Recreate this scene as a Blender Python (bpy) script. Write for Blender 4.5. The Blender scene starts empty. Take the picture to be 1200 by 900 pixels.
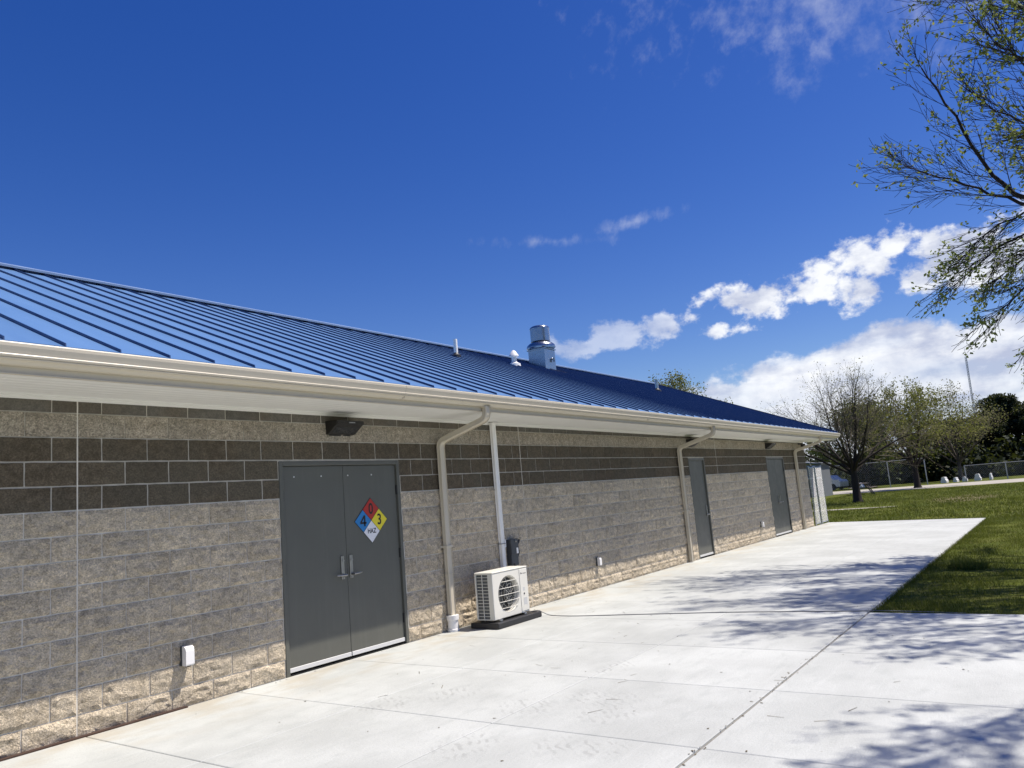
import bpy, math, random
import numpy as np
from mathutils import Vector, Matrix, noise as mnoise

S = bpy.context.scene
COL = S.collection
RND = random.Random(7)
R = math.radians

# ------------------------------------------------------------------ camera, light, exposure
CAM = Vector((-3.1576, -6.7273, 1.5800))
YAW, PITCH, ROLL = 0.611074, 0.150087, -0.0835766
_f = Vector((math.cos(PITCH)*math.cos(YAW), math.cos(PITCH)*math.sin(YAW), math.sin(PITCH)))
_r = Vector((math.sin(YAW), -math.cos(YAW), 0)); _u = _r.cross(_f)
_r2 = math.cos(ROLL)*_r + math.sin(ROLL)*_u
_u2 = -math.sin(ROLL)*_r + math.cos(ROLL)*_u
cd = bpy.data.cameras.new('camera'); cam = bpy.data.objects.new('camera', cd); COL.objects.link(cam)
cam.matrix_world = Matrix(((_r2.x, _u2.x, -_f.x, CAM.x), (_r2.y, _u2.y, -_f.y, CAM.y), (_r2.z, _u2.z, -_f.z, CAM.z), (0, 0, 0, 1)))
cd.sensor_width = 36; cd.lens = 36*901/1200; cd.clip_start = .05; cd.clip_end = 4000
S.camera = cam

SUN_TRAVEL = Vector((-.35, .373, -1.0))
_s = -SUN_TRAVEL.normalized()
SUN_EL = math.asin(_s.z); SUN_AZ = math.atan2(_s.x, _s.y)
ld = bpy.data.lights.new('sun', 'SUN'); ld.energy = 5.0; ld.angle = R(.53); ld.color = (1, .925, .84)
sun = bpy.data.objects.new('sun', ld); COL.objects.link(sun); sun.location = (0, -20, 40)
sun.rotation_euler = SUN_TRAVEL.to_track_quat('-Z', 'Y').to_euler()
S.view_settings.view_transform = 'Standard'; S.view_settings.look = 'None'
S.view_settings.exposure = 0.38; S.view_settings.gamma = 1
S.render.engine = 'CYCLES'
S.cycles.use_denoising = True
S.cycles.max_bounces = 6; S.cycles.diffuse_bounces = 4; S.cycles.glossy_bounces = 3
S.cycles.transparent_max_bounces = 8; S.cycles.sample_clamp_indirect = 6


# ------------------------------------------------------------------ node helpers
def nd(nt, typ, ins=None, out=0, **props):
    n = nt.nodes.new(typ)
    for k, v in props.items(): setattr(n, k, v)
    for k, v in (ins or {}).items():
        s = n.inputs[k]
        if isinstance(v, bpy.types.NodeSocket): nt.links.new(v, s)
        else: s.default_value = v
    return n.outputs[out]
def mth(nt, op, a, b=0.0, c=0.0, clamp=False): return nd(nt, 'ShaderNodeMath', {0: a, 1: b, 2: c}, operation=op, use_clamp=clamp)
def vmul(nt, v, s): return nd(nt, 'ShaderNodeVectorMath', {0: v, 1: s}, operation='MULTIPLY')
def sstep(nt, x, a, b): return nd(nt, 'ShaderNodeMapRange', {0: x, 1: a, 2: b, 3: 0.0, 4: 1.0}, interpolation_type='SMOOTHSTEP')
def remap(nt, x, a, b, c, d): return nd(nt, 'ShaderNodeMapRange', {0: x, 1: a, 2: b, 3: c, 4: d})
def noise(nt, v, scale, detail=3, rough=.55): return nd(nt, 'ShaderNodeTexNoise', {'Vector': v, 'Scale': scale, 'Detail': detail, 'Roughness': rough})
def mix(nt, f, a, b, blend='MIX'):
    n = nt.nodes.new('ShaderNodeMix'); n.data_type = 'RGBA'; n.blend_type = blend
    for k, v in ((0, f), (6, a), (7, b)):
        if isinstance(v, bpy.types.NodeSocket): nt.links.new(v, n.inputs[k])
        elif k: n.inputs[k].default_value = (*v[:3], 1)
        else: n.inputs[k].default_value = v
    return n.outputs[2]
def ramp(nt, x, stops):
    n = nt.nodes.new('ShaderNodeValToRGB'); cr = n.color_ramp
    while len(cr.elements) < len(stops): cr.elements.new(.5)
    for e, (p, c) in zip(cr.elements, stops): e.position = p; e.color = (*c, 1)
    nt.links.new(x, n.inputs[0]); return n.outputs[0]
def gray(nt, x): return nd(nt, 'ShaderNodeCombineColor', {0: x, 1: x, 2: x})
def new_mat(name):
    m = bpy.data.materials.new(name); m.use_nodes = True
    return m, m.node_tree, m.node_tree.nodes['Principled BSDF']
def pset(nt, b, **k):
    for n, v in k.items():
        s = b.inputs[n.replace('_', ' ')]
        if isinstance(v, bpy.types.NodeSocket): nt.links.new(v, s)
        else: s.default_value = (*v, 1) if isinstance(v, tuple) and len(v) == 3 else v
def bump(nt, h, dist, strength=1.0):
    return nd(nt, 'ShaderNodeBump', {'Height': h, 'Distance': dist, 'Strength': strength})
def pos(nt): return nd(nt, 'ShaderNodeNewGeometry')
def simple(name, col, rough=.5, metal=0.0, var=.12, scale=6.0, bumpd=0.0, bscale=60.0, coat=0.0):
    m, nt, b = new_mat(name); p = pos(nt)
    n = noise(nt, p, scale, 4)
    c = mix(nt, n, tuple(x*(1-var) for x in col), tuple(min(1, x*(1+var)) for x in col))
    rr = remap(nt, noise(nt, p, scale*2.3, 3), .3, .7, max(.02, rough-.08), min(1, rough+.08))
    pset(nt, b, Base_Color=c, Roughness=rr, Metallic=metal, Coat_Weight=coat)
    if bumpd: pset(nt, b, Normal=bump(nt, noise(nt, p, bscale, 3), bumpd))
    return m

# ------------------------------------------------------------------ sky
W = bpy.data.worlds.new('World'); S.world = W; W.use_nodes = True
nt = W.node_tree; nt.nodes.clear()
sky = nt.nodes.new('ShaderNodeTexSky'); sky.sky_type = 'NISHITA'; sky.sun_disc = False
sky.sun_elevation = SUN_EL; sky.sun_rotation = SUN_AZ
sky.air_density = 1.0; sky.dust_density = .4; sky.ozone_density = 2.6; sky.altitude = 300
hsv = nd(nt, 'ShaderNodeHueSaturation', {'Hue': .5225, 'Saturation': 1.38, 'Value': 1.0, 'Color': sky.outputs[0]})
bg1 = nd(nt, 'ShaderNodeBackground', {'Color': hsv, 'Strength': .088})
dirv = nd(nt, 'ShaderNodeTexCoord')                                   # direction of the sky point
sep = nt.nodes.new('ShaderNodeSeparateXYZ'); nt.links.new(dirv, sep.inputs[0])
az = mth(nt, 'MULTIPLY', mth(nt, 'ARCTAN2', sep.outputs[1], sep.outputs[0]), 57.29578)
el = mth(nt, 'MULTIPLY', mth(nt, 'ARCSINE', sep.outputs[2]), 57.29578)
ae = nd(nt, 'ShaderNodeCombineXYZ', {0: az, 1: el, 2: 0.0})
def blob(a, e, ra, re, rot=0.0):
    v = nd(nt, 'ShaderNodeVectorMath', {0: ae, 1: (a, e, 0)}, operation='SUBTRACT')
    v = nd(nt, 'ShaderNodeVectorRotate', {'Vector': v, 'Angle': -R(rot)}, rotation_type='Z_AXIS')
    v = vmul(nt, v, (1/ra, 1/re, 1))
    return mth(nt, 'SUBTRACT', 1.0, nd(nt, 'ShaderNodeVectorMath', {0: v}, operation='LENGTH', out=1))
def field(bs):
    o = None
    for b in bs: x = blob(*b); o = x if o is None else mth(nt, 'SMOOTH_MAX', o, x, .25)
    return o
n1 = noise(nt, vmul(nt, dirv, (1, 1, 1.5)), 17, 7, .58)
n2 = noise(nt, vmul(nt, dirv, (1, 1, 1.3)), 46, 5, .6)
nz = mth(nt, 'ADD', mth(nt, 'SUBTRACT', n1, .5), mth(nt, 'MULTIPLY', mth(nt, 'SUBTRACT', n2, .5), .5))
# cumulus puffs
cum = field([(10.9, 13.0, 3.0, 2.0, 12), (9.2, 14.0, 2.7, 1.9, 8), (13.0, 12.7, 2.3, 1.3, 0), (7.6, 14.7, 1.7, 1.2, -30), (16.2, 12.6, 2.9, 1.3, -8), (20.3, 13.1, 2.5, .8, -14), (18.4, 12.8, 1.9, .8, 0),
             (19.6, 10.9, 2.6, .9, 0), (23.2, 11.6, 3.6, 1.4, -10), (26.6, 11.3, 3.8, 1.25, -4), (30.0, 10.8, 3.2, 1.0, 0), (2.8, 13.0, 4.4, 2.4, 0), (6.0, 12.2, 1.7, 1.0, 0), (-3.5, 14, 4.5, 2.2, 0), (-22, 14, 6, 2.0, 5)])
cumd = sstep(nt, mth(nt, 'MULTIPLY_ADD', nz, 2.9, cum), .02, .62)
thin = sstep(nt, az, 17.5, 28.0)
cumd = mth(nt, 'MULTIPLY', cumd, mth(nt, 'SUBTRACT', 1.0, mth(nt, 'MULTIPLY', thin, .55)))
# the bank low over the trees: a ragged top edge in elevation that falls off to the left
top = nd(nt, 'ShaderNodeFloatCurve', {'Value': remap(nt, az, -180.0, 180.0, 0.0, 1.0)})
fc = nt.nodes[-1].mapping.curves[0]
for i, (a, e) in enumerate([(-180, 2.5), (-90, 3.0), (-40, 5.5), (-8, 9.2), (1.8, 8.9), (5, 9.6), (7.3, 10.0), (10.5, 9.3), (14.5, 8.7), (17.5, 7.9), (22.4, 7.5), (26, 6.5), (40, 4.0), (100, 2.8), (180, 2.5)]):
    x, y = (a+180)/360, e/20
    if i == 0: fc.points[0].location = (x, y)
    elif i == 14: fc.points[-1].location = (x, y)
    else: fc.points.new(x, y)
for q in fc.points: q.handle_type = 'VECTOR'
nt.nodes[-1].mapping.update()
# nd() returned the curve's output; the mapping was edited on the last node made
edge = mth(nt, 'SUBTRACT', mth(nt, 'MULTIPLY', top, 20.0), el)
bank = sstep(nt, mth(nt, 'MULTIPLY_ADD', nz, 3.6, edge), -.1, .9)
bankd = mth(nt, 'MULTIPLY', bank, remap(nt, noise(nt, vmul(nt, dirv, (1, 1, 3)), 7, 4), .35, .6, .72, 1.0))
# thin high cirrus
n3 = noise(nt, vmul(nt, dirv, (1, 1, 1)), 9, 7, .64); n4 = noise(nt, vmul(nt, dirv, (1.6, 1, .7)), 30, 6, .62)
cir = field([(9, 32, 17, 6.5, 12), (1, 30.5, 11, 6, 0), (-12, 32, 14, 6, 5), (31, 18.8, 6, .6, 4), (25.0, 19.4, 4.5, .55, -6), (-45, 30, 20, 6, 0)])
cird = mth(nt, 'MULTIPLY', sstep(nt, mth(nt, 'ADD', mth(nt, 'MULTIPLY_ADD', mth(nt, 'SUBTRACT', n3, .5), 1.7, cir), mth(nt, 'MULTIPLY', mth(nt, 'SUBTRACT', n4, .5), 3.6)), .05, 1.9), .30)
cov = mth(nt, 'MAXIMUM', mth(nt, 'MAXIMUM', cumd, bankd), cird, clamp=True)
shade = noise(nt, vmul(nt, dirv, (1, 1, 2.6)), 11, 6, .55)
under = mth(nt, 'MULTIPLY', sstep(nt, edge, .8, 3.6), bank)
tone = mth(nt, 'SUBTRACT', sstep(nt, shade, .30, .62), mth(nt, 'MULTIPLY', under, .30))
tone = mth(nt, 'MULTIPLY_ADD', mth(nt, 'SUBTRACT', n2, .5), 1.1, tone, clamp=True)
ccol = mix(nt, tone, (.47, .52, .68), (.90, .92, .96))
bg2 = nd(nt, 'ShaderNodeBackground', {'Color': ccol, 'Strength': .84})
mx = nt.nodes.new('ShaderNodeMixShader'); nt.links.new(cov, mx.inputs[0]); nt.links.new(bg1, mx.inputs[1]); nt.links.new(bg2, mx.inputs[2])
wo = nt.nodes.new('ShaderNodeOutputWorld'); nt.links.new(mx.outputs[0], wo.inputs[0])


# ------------------------------------------------------------------ mesh helpers
class MB:
    def __init__(s): s.v = []; s.f = []; s.m = []
    def add(s, vs, fs, m=0):
        o = len(s.v); s.v += [tuple(v) for v in vs]; s.f += [tuple(i+o for i in f) for f in fs]; s.m += [m]*len(fs); return s
    def box(s, x0, x1, y0, y1, z0, z1, m=0):
        return s.add([(x0,y0,z0),(x1,y0,z0),(x1,y1,z0),(x0,y1,z0),(x0,y0,z1),(x1,y0,z1),(x1,y1,z1),(x0,y1,z1)],
                     [(0,3,2,1),(4,5,6,7),(0,1,5,4),(1,2,6,5),(2,3,7,6),(3,0,4,7)], m)
    def bbox(s, x0, x1, y0, y1, z0, z1, b=.006, m=0):
        """box with chamfered edges"""
        c = [(x0,x1),(y0,y1),(z0,z1)]; vs = []; idx = {}
        for ix in (0,1):
            for iy in (0,1):
                for iz in (0,1):
                    for ax in range(3):
                        p = [c[0][ix], c[1][iy], c[2][iz]]
                        for a2, i2 in ((0,ix),(1,iy),(2,iz)):
                            if a2 != ax: p[a2] += b if i2 == 0 else -b
                        idx[(ix,iy,iz,ax)] = len(vs); vs.append(p)
        fs = []
        for ax in range(3):
            o = [a for a in range(3) if a != ax]
            for sd in (0,1):
                q = []
                for i, j in ((0,0),(1,0),(1,1),(0,1)):
                    k = [0,0,0]; k[ax] = sd; k[o[0]] = i; k[o[1]] = j; q.append(idx[(*k, ax)])
                fs.append(q)
        for ax in range(3):
            o = [a for a in range(3) if a != ax]
            for i in (0,1):
                for j in (0,1):
                    q = []
                    for sd, fa in ((0,o[0]),(0,o[1]),(1,o[1]),(1,o[0])):
                        k = [0,0,0]; k[ax] = sd; k[o[0]] = i; k[o[1]] = j; q.append(idx[(*k, fa)])
                    fs.append(q)
        for ix in (0,1):
            for iy in (0,1):
                for iz in (0,1): fs.append([idx[(ix,iy,iz,a)] for a in range(3)])
        cen = Vector(((x0+x1)/2,(y0+y1)/2,(z0+z1)/2)); out = []
        for f in fs:
            p = [Vector(vs[i]) for i in f]; n = (p[1]-p[0]).cross(p[2]-p[0])
            mid = sum(p, Vector())/len(p)
            out.append(tuple(f) if n.dot(mid-cen) > 0 else tuple(reversed(f)))
        return s.add(vs, out, m)
    def tube(s, pts, rad, n=8, m=0, cap=True):
        pts = [Vector(p) for p in pts]; k = len(pts)
        rad = rad if hasattr(rad, '__len__') else [rad]*k
        vs = []; up = Vector((0,0,1)); pa = None
        for i, p in enumerate(pts):
            d = (pts[min(i+1,k-1)]-pts[max(i-1,0)]); d.normalize()
            if pa is None:
                a = d.cross(up)
                if a.length < .1: a = d.cross(Vector((1,0,0)))
            else: a = pa - d*pa.dot(d)
            a.normalize(); pa = a; b = d.cross(a)
            for j in range(n):
                t = 2*math.pi*j/n; vs.append(p + rad[i]*(a*math.cos(t)+b*math.sin(t)))
        fs = [(i*n+j, i*n+(j+1)%n, (i+1)*n+(j+1)%n, (i+1)*n+j) for i in range(k-1) for j in range(n)]
        if cap and n > 2: fs += [tuple(range(n-1,-1,-1)), tuple((k-1)*n+j for j in range(n))]
        return s.add(vs, fs, m)
    def lathe(s, c, prof, n=24, m=0):
        vs = []; k = len(prof)
        for r, z in prof:
            for j in range(n): t = 2*math.pi*j/n; vs.append((c[0]+r*math.cos(t), c[1]+r*math.sin(t), c[2]+z))
        fs = [(i*n+j, i*n+(j+1)%n, (i+1)*n+(j+1)%n, (i+1)*n+j) for i in range(k-1) for j in range(n)]
        fs += [tuple(range(n-1,-1,-1)), tuple((k-1)*n+j for j in range(n))]
        return s.add(vs, fs, m)
    def prism_x(s, prof, x0, x1, dz0=0.0, dz1=0.0, m=0, closed=True, cap=True):
        """profile of (y, z) swept along x; dz0/dz1 lower the ends"""
        k = len(prof); vs = [(x0,y,z+dz0) for y,z in prof]+[(x1,y,z+dz1) for y,z in prof]
        fs = [(i,(i+1)%k,(i+1)%k+k,i+k) for i in range(k if closed else k-1)]
        if closed and cap: fs += [tuple(range(k-1,-1,-1)), tuple(range(k,2*k))]
        return s.add(vs, fs, m)
    def mesh(s, name, mats, smooth=False):
        me = bpy.data.meshes.new(name); me.from_pydata(s.v, [], s.f)
        for m in (mats if isinstance(mats, (list, tuple)) else [mats]): me.materials.append(m)
        if any(s.m): me.polygons.foreach_set('material_index', s.m)
        if smooth:
            me.polygons.foreach_set('use_smooth', [True]*len(s.f))
            if smooth != 'all': me.set_sharp_from_angle(angle=R(35))
        me.update(); return me
    def build(s, name, mats, parent=None, smooth=False, loc=None):
        return link(name, s.mesh(name, mats, smooth), parent, loc)
def link(name, me, parent=None, loc=None, rot=None):
    o = bpy.data.objects.new(name, me); COL.objects.link(o)
    if parent is not None: o.parent = parent
    if loc is not None: o.location = loc
    if rot is not None: o.rotation_euler = rot
    return o
def tag(o, label=None, cat=None, group=None, kind=None):
    for k, v in (('label',label),('category',cat),('group',group),('kind',kind)):
        if v: o[k] = v
    return o
def thing(name, label, cat, group=None, loc=(0,0,0), rz=0.0):
    o = link(name, None, None, loc); o.rotation_euler = (0,0,rz); return tag(o, label, cat, group)
def fastmesh(name, verts, faces, mats, smooth=False):
    """verts (n,3), faces (m,k) numpy"""
    verts = np.asarray(verts, np.float32); faces = np.asarray(faces, np.int32); k = faces.shape[1]
    me = bpy.data.meshes.new(name)
    me.vertices.add(len(verts)); me.vertices.foreach_set('co', verts.ravel())
    me.loops.add(faces.size); me.loops.foreach_set('vertex_index', faces.ravel())
    me.polygons.add(len(faces)); me.polygons.foreach_set('loop_start', np.arange(0, faces.size, k, dtype=np.int32))
    me.polygons.foreach_set('loop_total', np.full(len(faces), k, np.int32))
    if smooth: me.polygons.foreach_set('use_smooth', np.ones(len(faces), bool))
    for m in (mats if isinstance(mats, (list, tuple)) else [mats]): me.materials.append(m)
    me.update(calc_edges=True); me.validate(); return me

# ------------------------------------------------------------------ materials
def mat_split(name, a, b, c, bd, fleck):
    m, nt, bs = new_mat(name); p = pos(nt)
    rnd = nd(nt, 'ShaderNodeObjectInfo', out=5); tn = nd(nt, 'ShaderNodeAttribute', out=2, attribute_name='tone')
    rr = mth(nt, 'FRACT', mth(nt, 'ADD', rnd, tn))
    big = noise(nt, p, 1.3, 3); mid = noise(nt, p, 14, 4, .6); fine = noise(nt, p, 75, 3, .6)
    vor = nd(nt, 'ShaderNodeTexVoronoi', {'Vector': p, 'Scale': 95.0}, out=1)
    vs = nd(nt, 'ShaderNodeSeparateColor', {0: vor})
    col = mix(nt, sstep(nt, mid, .32, .68), a, b)
    col = mix(nt, mth(nt, 'MULTIPLY', sstep(nt, big, .4, .65), .55), col, c)
    tonev = remap(nt, rr, 0.0, 1.0, .90, 1.09)
    col = mix(nt, 1.0, col, gray(nt, tonev), 'MULTIPLY')
    col = mix(nt, 1.0, col, gray(nt, remap(nt, fine, .3, .7, 1-fleck, 1+fleck)), 'MULTIPLY')
    col = mix(nt, 1.0, col, gray(nt, remap(nt, vs, 0.0, 1.0, 1-fleck*.9, 1+fleck*.9)), 'MULTIPLY')
    h = mth(nt, 'ADD', mth(nt, 'MULTIPLY', noise(nt, p, 20, 6, .68), 1.0), mth(nt, 'MULTIPLY', noise(nt, p, 110, 3, .6), .35))
    pset(nt, bs, Base_Color=col, Roughness=.92, Specular_IOR_Level=.25, Normal=bump(nt, h, bd))
    return m
M_LIGHT = mat_split('split_face_tan', (.49, .415, .302), (.71, .608, .455), (.58, .506, .39), .045, .24)
M_BAND = mat_split('split_face_sand', (.27, .235, .175), (.40, .345, .265), (.33, .30, .235), .020, .34)
M_DARK = mat_split('split_face_brown', (.088, .070, .046), (.132, .107, .073), (.100, .090, .066), .012, .24)
M_SMOOTH = mat_split('smooth_grey_block', (.105, .10, .085), (.15, .14, .118), (.125, .10, .07), .003, .14)
m, nt, b = new_mat('mortar'); p = pos(nt)    # greyer mortar was used with the brown courses, pale with the tan ones
sp = nt.nodes.new('ShaderNodeSeparateXYZ'); nt.links.new(p, sp.inputs[0])
c = mix(nt, mth(nt, 'GREATER_THAN', sp.outputs[2], 2.611-4*.2032+.004), (.74, .70, .61), (.52, .485, .41))
c = mix(nt, 1.0, c, gray(nt, remap(nt, noise(nt, p, 9, 4), .3, .7, .85, 1.12)), 'MULTIPLY')
pset(nt, b, Base_Color=c, Roughness=.95, Specular_IOR_Level=.2, Normal=bump(nt, noise(nt, p, 120, 3), .003)); M_MORTAR = m
M_BRICKWALL = simple('end_wall_block', (.30, .27, .225), .95, 0, .25, 5, .01, 30)
M_CREAM = simple('cream_painted_metal', (.58, .525, .415), .42, 0, .05, 3)
M_SOFFIT = simple('white_vinyl', (.80, .79, .74), .5, 0, .04, 2)
M_WHITE = simple('white_plastic', (.80, .79, .77), .4, 0, .05, 8)
M_PVC = simple('grey_white_pvc', (.88, .865, .82), .4, 0, .05, 8)
M_ACW = simple('ivory_painted_steel', (.72, .70, .62), .38, 0, .05, 7)
M_BLACK = simple('black_plastic', (.018, .018, .02), .45, 0, .2, 10)
M_BRONZE = simple('dark_bronze_paint', (.012, .011, .010), .45, 0, .2, 10)
M_DARKIN = simple('dark_inside', (.045, .048, .048), .7, 0, .2, 10)
M_COIL = simple('condenser_fins', (.13, .135, .13), .6, .0, .2, 30)
M_GREYBOX = simple('dark_grey_enclosure', (.055, .06, .065), .5, 0, .15, 10)
M_STEEL = simple('satin_steel', (.38, .375, .36), .36, 1, .08, 20)
M_HINGE = simple('dark_hinge_steel', (.045, .045, .045), .45, .6, .1, 20)
M_ALU = simple('pale_aluminium', (.66, .66, .65), .4, .2, .05, 12)
M_GALV = simple('galvanised_metal', (.40, .42, .44), .24, 1, .12, 9)
M_LENS = simple('frosted_lens', (.03, .03, .03), .25)
M_RUST = simple('rusty_brown_edge', (.055, .030, .020), .85, 0, .3, 8)
M_CABLE = simple('grey_cable', (.22, .22, .22), .6)
M_CHAIN = simple('chain_link_wire', (.40, .41, .42), .5, .6, .1, 10)
M_GALVW = simple('bright_galvanised_wire', (.72, .73, .73), .45, .15, .12, 9)
M_SLAT = simple('pale_privacy_slat', (.60, .62, .62), .5, 0, .12, 4)
M_CAULK = simple('pale_caulk', (.66, .62, .54), .8)

# painted door
m, nt, b = new_mat('grey_door_paint'); p = pos(nt)
c = mix(nt, noise(nt, p, 2.2, 4), (.094, .095, .079), (.117, .118, .099))
streak = noise(nt, vmul(nt, p, (9, 9, .7)), 2.0, 4)
c = mix(nt, mth(nt, 'MULTIPLY', sstep(nt, streak, .5, .75), .25), c, (.138, .138, .118))
pset(nt, b, Base_Color=c, Roughness=remap(nt, noise(nt, p, 5, 3), .3, .7, .36, .50), Normal=bump(nt, mth(nt, 'ADD', noise(nt, p, 140, 2), mth(nt, 'MULTIPLY', noise(nt, p, 2.2, 2), 9.0)), .0006))
M_DOOR = m
M_FRAME = simple('grey_frame_paint', (.104, .105, .088), .42, 0, .08, 4)

# blue standing seam roof
m, nt, b = new_mat('blue_metal_roof'); p = pos(nt)
rnd = nd(nt, 'ShaderNodeObjectInfo', out=5)
c = mix(nt, noise(nt, vmul(nt, p, (1, .25, .25)), 2.4, 4), (.105, .215, .41), (.13, .25, .465))
c = mix(nt, 1.0, c, gray(nt, remap(nt, rnd, 0.0, 1.0, .94, 1.06)), 'MULTIPLY')
pset(nt, b, Base_Color=c, Roughness=remap(nt, noise(nt, vmul(nt, p, (1, .2, .2)), 5, 4), .3, .7, .30, .40), Metallic=.0, Specular_IOR_Level=.4, Coat_Weight=.25, Coat_Roughness=.25,
     Normal=bump(nt, noise(nt, vmul(nt, p, (1, .18, .18)), 3.2, 2), .004))
M_ROOF = m
M_SEAM = simple('shaded_blue_metal', (.009, .036, .125), .4, .0, .08, 3)  # roof blue darkened: the shade on the seam sides is in the colour
M_RIDGE = simple('blue_ridge_metal', (.26, .36, .54), .3, .2, .06, 3)

# concrete
m, nt, b = new_mat('pale_concrete'); p = pos(nt)
rnd = nd(nt, 'ShaderNodeObjectInfo', out=5)
sp = nt.nodes.new('ShaderNodeSeparateXYZ'); nt.links.new(p, sp.inputs[0])
col = mix(nt, sstep(nt, noise(nt, p, .9, 5, .6), .35, .68), (.41, .425, .405), (.49, .508, .486))
col = mix(nt, mth(nt, 'MULTIPLY', sstep(nt, noise(nt, vmul(nt, p, (1, 2.2, 1)), 3.1, 6, .65), .48, .72), .42), col, (.345, .365, .348))
col = mix(nt, mth(nt, 'MULTIPLY', sstep(nt, noise(nt, vmul(nt, p, (.5, 5, 1)), 2.2, 5, .65), .52, .74), .28), col, (.525, .54, .52))
col = mix(nt, 1.0, col, gray(nt, remap(nt, rnd, 0.0, 1.0, .94, 1.025)), 'MULTIPLY')
col = mix(nt, 1.0, col, gray(nt, remap(nt, noise(nt, p, 60, 3, .6), .3, .7, .975, 1.025)), 'MULTIPLY')
# tan run-off stains by the wall, grey scuffs further out
st = mth(nt, 'MULTIPLY', sstep(nt, sp.outputs[1], -1.25, -.05), sstep(nt, noise(nt, vmul(nt, p, (.8, 1.6, 1)), 1.7, 4), .42, .66))
col = mix(nt, mth(nt, 'MULTIPLY', st, .55), col, (.375, .325, .235))
def ell(cx, cy, rx, ry):
    v = nd(nt, 'ShaderNodeVectorMath', {0: p, 1: (cx, cy, 0)}, operation='SUBTRACT')
    return mth(nt, 'SUBTRACT', 1.0, nd(nt, 'ShaderNodeVectorMath', {0: vmul(nt, v, (1/rx, 1/ry, 0))}, operation='LENGTH', out=1), clamp=True)
sc = None
for e in ((1.92,-3.05,.30,.34), (2.30,-3.52,.30,.42), (1.93,-3.75,.34,.30), (1.20,-3.85,.26,.30), (1.25,-4.1,.22,.26), (1.62,-1.85,.34,.30), (2.05,-2.2,.36,.26), (1.0,-3.2,.40,.30), (3.3,-3.1,.4,.2)):
    x = ell(*e); sc = x if sc is None else mth(nt, 'MAXIMUM', sc, x)
rv = nd(nt, 'ShaderNodeVectorRotate', {'Vector': p, 'Angle': .75}, rotation_type='Z_AXIS')
dash = sstep(nt, nd(nt, 'ShaderNodeTexWave', {'Vector': rv, 'Scale': 5.2, 'Distortion': 6.5, 'Detail': 3.0, 'Detail Scale': 1.6}, out=1), .45, .9)
sc = mth(nt, 'MULTIPLY', mth(nt, 'MULTIPLY', sstep(nt, sc, .05, .5), dash), sstep(nt, noise(nt, p, 9, 4), .40, .62))
col = mix(nt, mth(nt, 'MULTIPLY', sc, .32), col, (.21, .21, .20))
dots = sstep(nt, nd(nt, 'ShaderNodeTexVoronoi', {'Vector': p, 'Scale': 2.6, 'Randomness': 1.0}), .035, .015)
col = mix(nt, mth(nt, 'MULTIPLY', dots, .5), col, (.25, .22, .18))
pset(nt, b, Base_Color=col, Roughness=.86, Specular_IOR_Level=.3,
     Normal=bump(nt, mth(nt, 'ADD', noise(nt, p, 42, 5, .65), mth(nt, 'MULTIPLY', noise(nt, vmul(nt, p, (1, 6, 1)), 14, 3), .6)), .0035))
M_CONC = m
M_JOINT = simple('joint_dirt', (.21, .20, .18), .95, 0, .4, 12)
M_JOINTD = simple('joint_filler_dark', (.06, .05, .042), .95, 0, .4, 12)
M_GRAVEL = simple('pale_gravel_road', (.36, .335, .285), .95, 0, .2, 1.2)

# lawn
m, nt, b = new_mat('lawn_turf'); p = pos(nt)
col = mix(nt, sstep(nt, noise(nt, p, .35, 5, .6), .35, .66), (.062, .082, .010), (.105, .120, .018))
col = mix(nt, mth(nt, 'MULTIPLY', sstep(nt, noise(nt, p, 1.7, 5, .65), .5, .72), .6), col, (.135, .125, .04))
col = mix(nt, mth(nt, 'MULTIPLY', sstep(nt, noise(nt, p, 8, 4), .52, .7), .5), col, (.055, .05, .025))
v = nd(nt, 'ShaderNodeVectorMath', {0: p, 1: (38.5, -2.6, 0)}, operation='SUBTRACT')
patch = mth(nt, 'SUBTRACT', 1.0, nd(nt, 'ShaderNodeVectorMath', {0: vmul(nt, v, (1/5., 1/1.9, 0))}, operation='LENGTH', out=1))
patch = sstep(nt, mth(nt, 'MULTIPLY_ADD', mth(nt, 'SUBTRACT', noise(nt, p, 1.1, 5), .5), 1.6, patch), .1, .5)
col = mix(nt, mth(nt, 'MULTIPLY', patch, .8), col, (.20, .165, .10))
pset(nt, b, Base_Color=col, Roughness=.95, Specular_IOR_Level=.1, Normal=bump(nt, noise(nt, p, 38, 4), .03))
M_LAWN = m
def leafmat(name, cols, trans=.35, rough=.72):
    m, nt, b = new_mat(name)
    isl = nd(nt, 'ShaderNodeNewGeometry', out=8)
    k = len(cols); col = ramp(nt, isl, [(i/(k-1), c) for i, c in enumerate(cols)])
    pset(nt, b, Base_Color=col, Roughness=rough, Specular_IOR_Level=.25)
    tr = nd(nt, 'ShaderNodeBsdfTranslucent', {'Color': mix(nt, .5, col, (.25, .30, .04))})
    mxs = nt.nodes.new('ShaderNodeMixShader'); mxs.inputs[0].default_value = trans
    nt.links.new(b.outputs[0], mxs.inputs[1]); nt.links.new(tr, mxs.inputs[2])
    nt.links.new(mxs.outputs[0], nt.nodes['Material Output'].inputs[0]); return m
M_GRASS = leafmat('grass_blade', [(.062, .090, .008), (.105, .130, .014), (.085, .11, .011), (.16, .15, .045), (.075, .10, .010)], .3)
M_LEAF = leafmat('spring_leaf', [(.20, .25, .065), (.27, .31, .10), (.16, .21, .055), (.30, .28, .10)], .45)
M_OLIVE = leafmat('olive_leaf', [(.135, .145, .04), (.19, .18, .06), (.115, .125, .035), (.21, .18, .075)], .35)
M_BUDS = leafmat('budding_leaf', [(.18, .16, .085), (.21, .185, .10), (.15, .14, .065)], .35)
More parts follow.
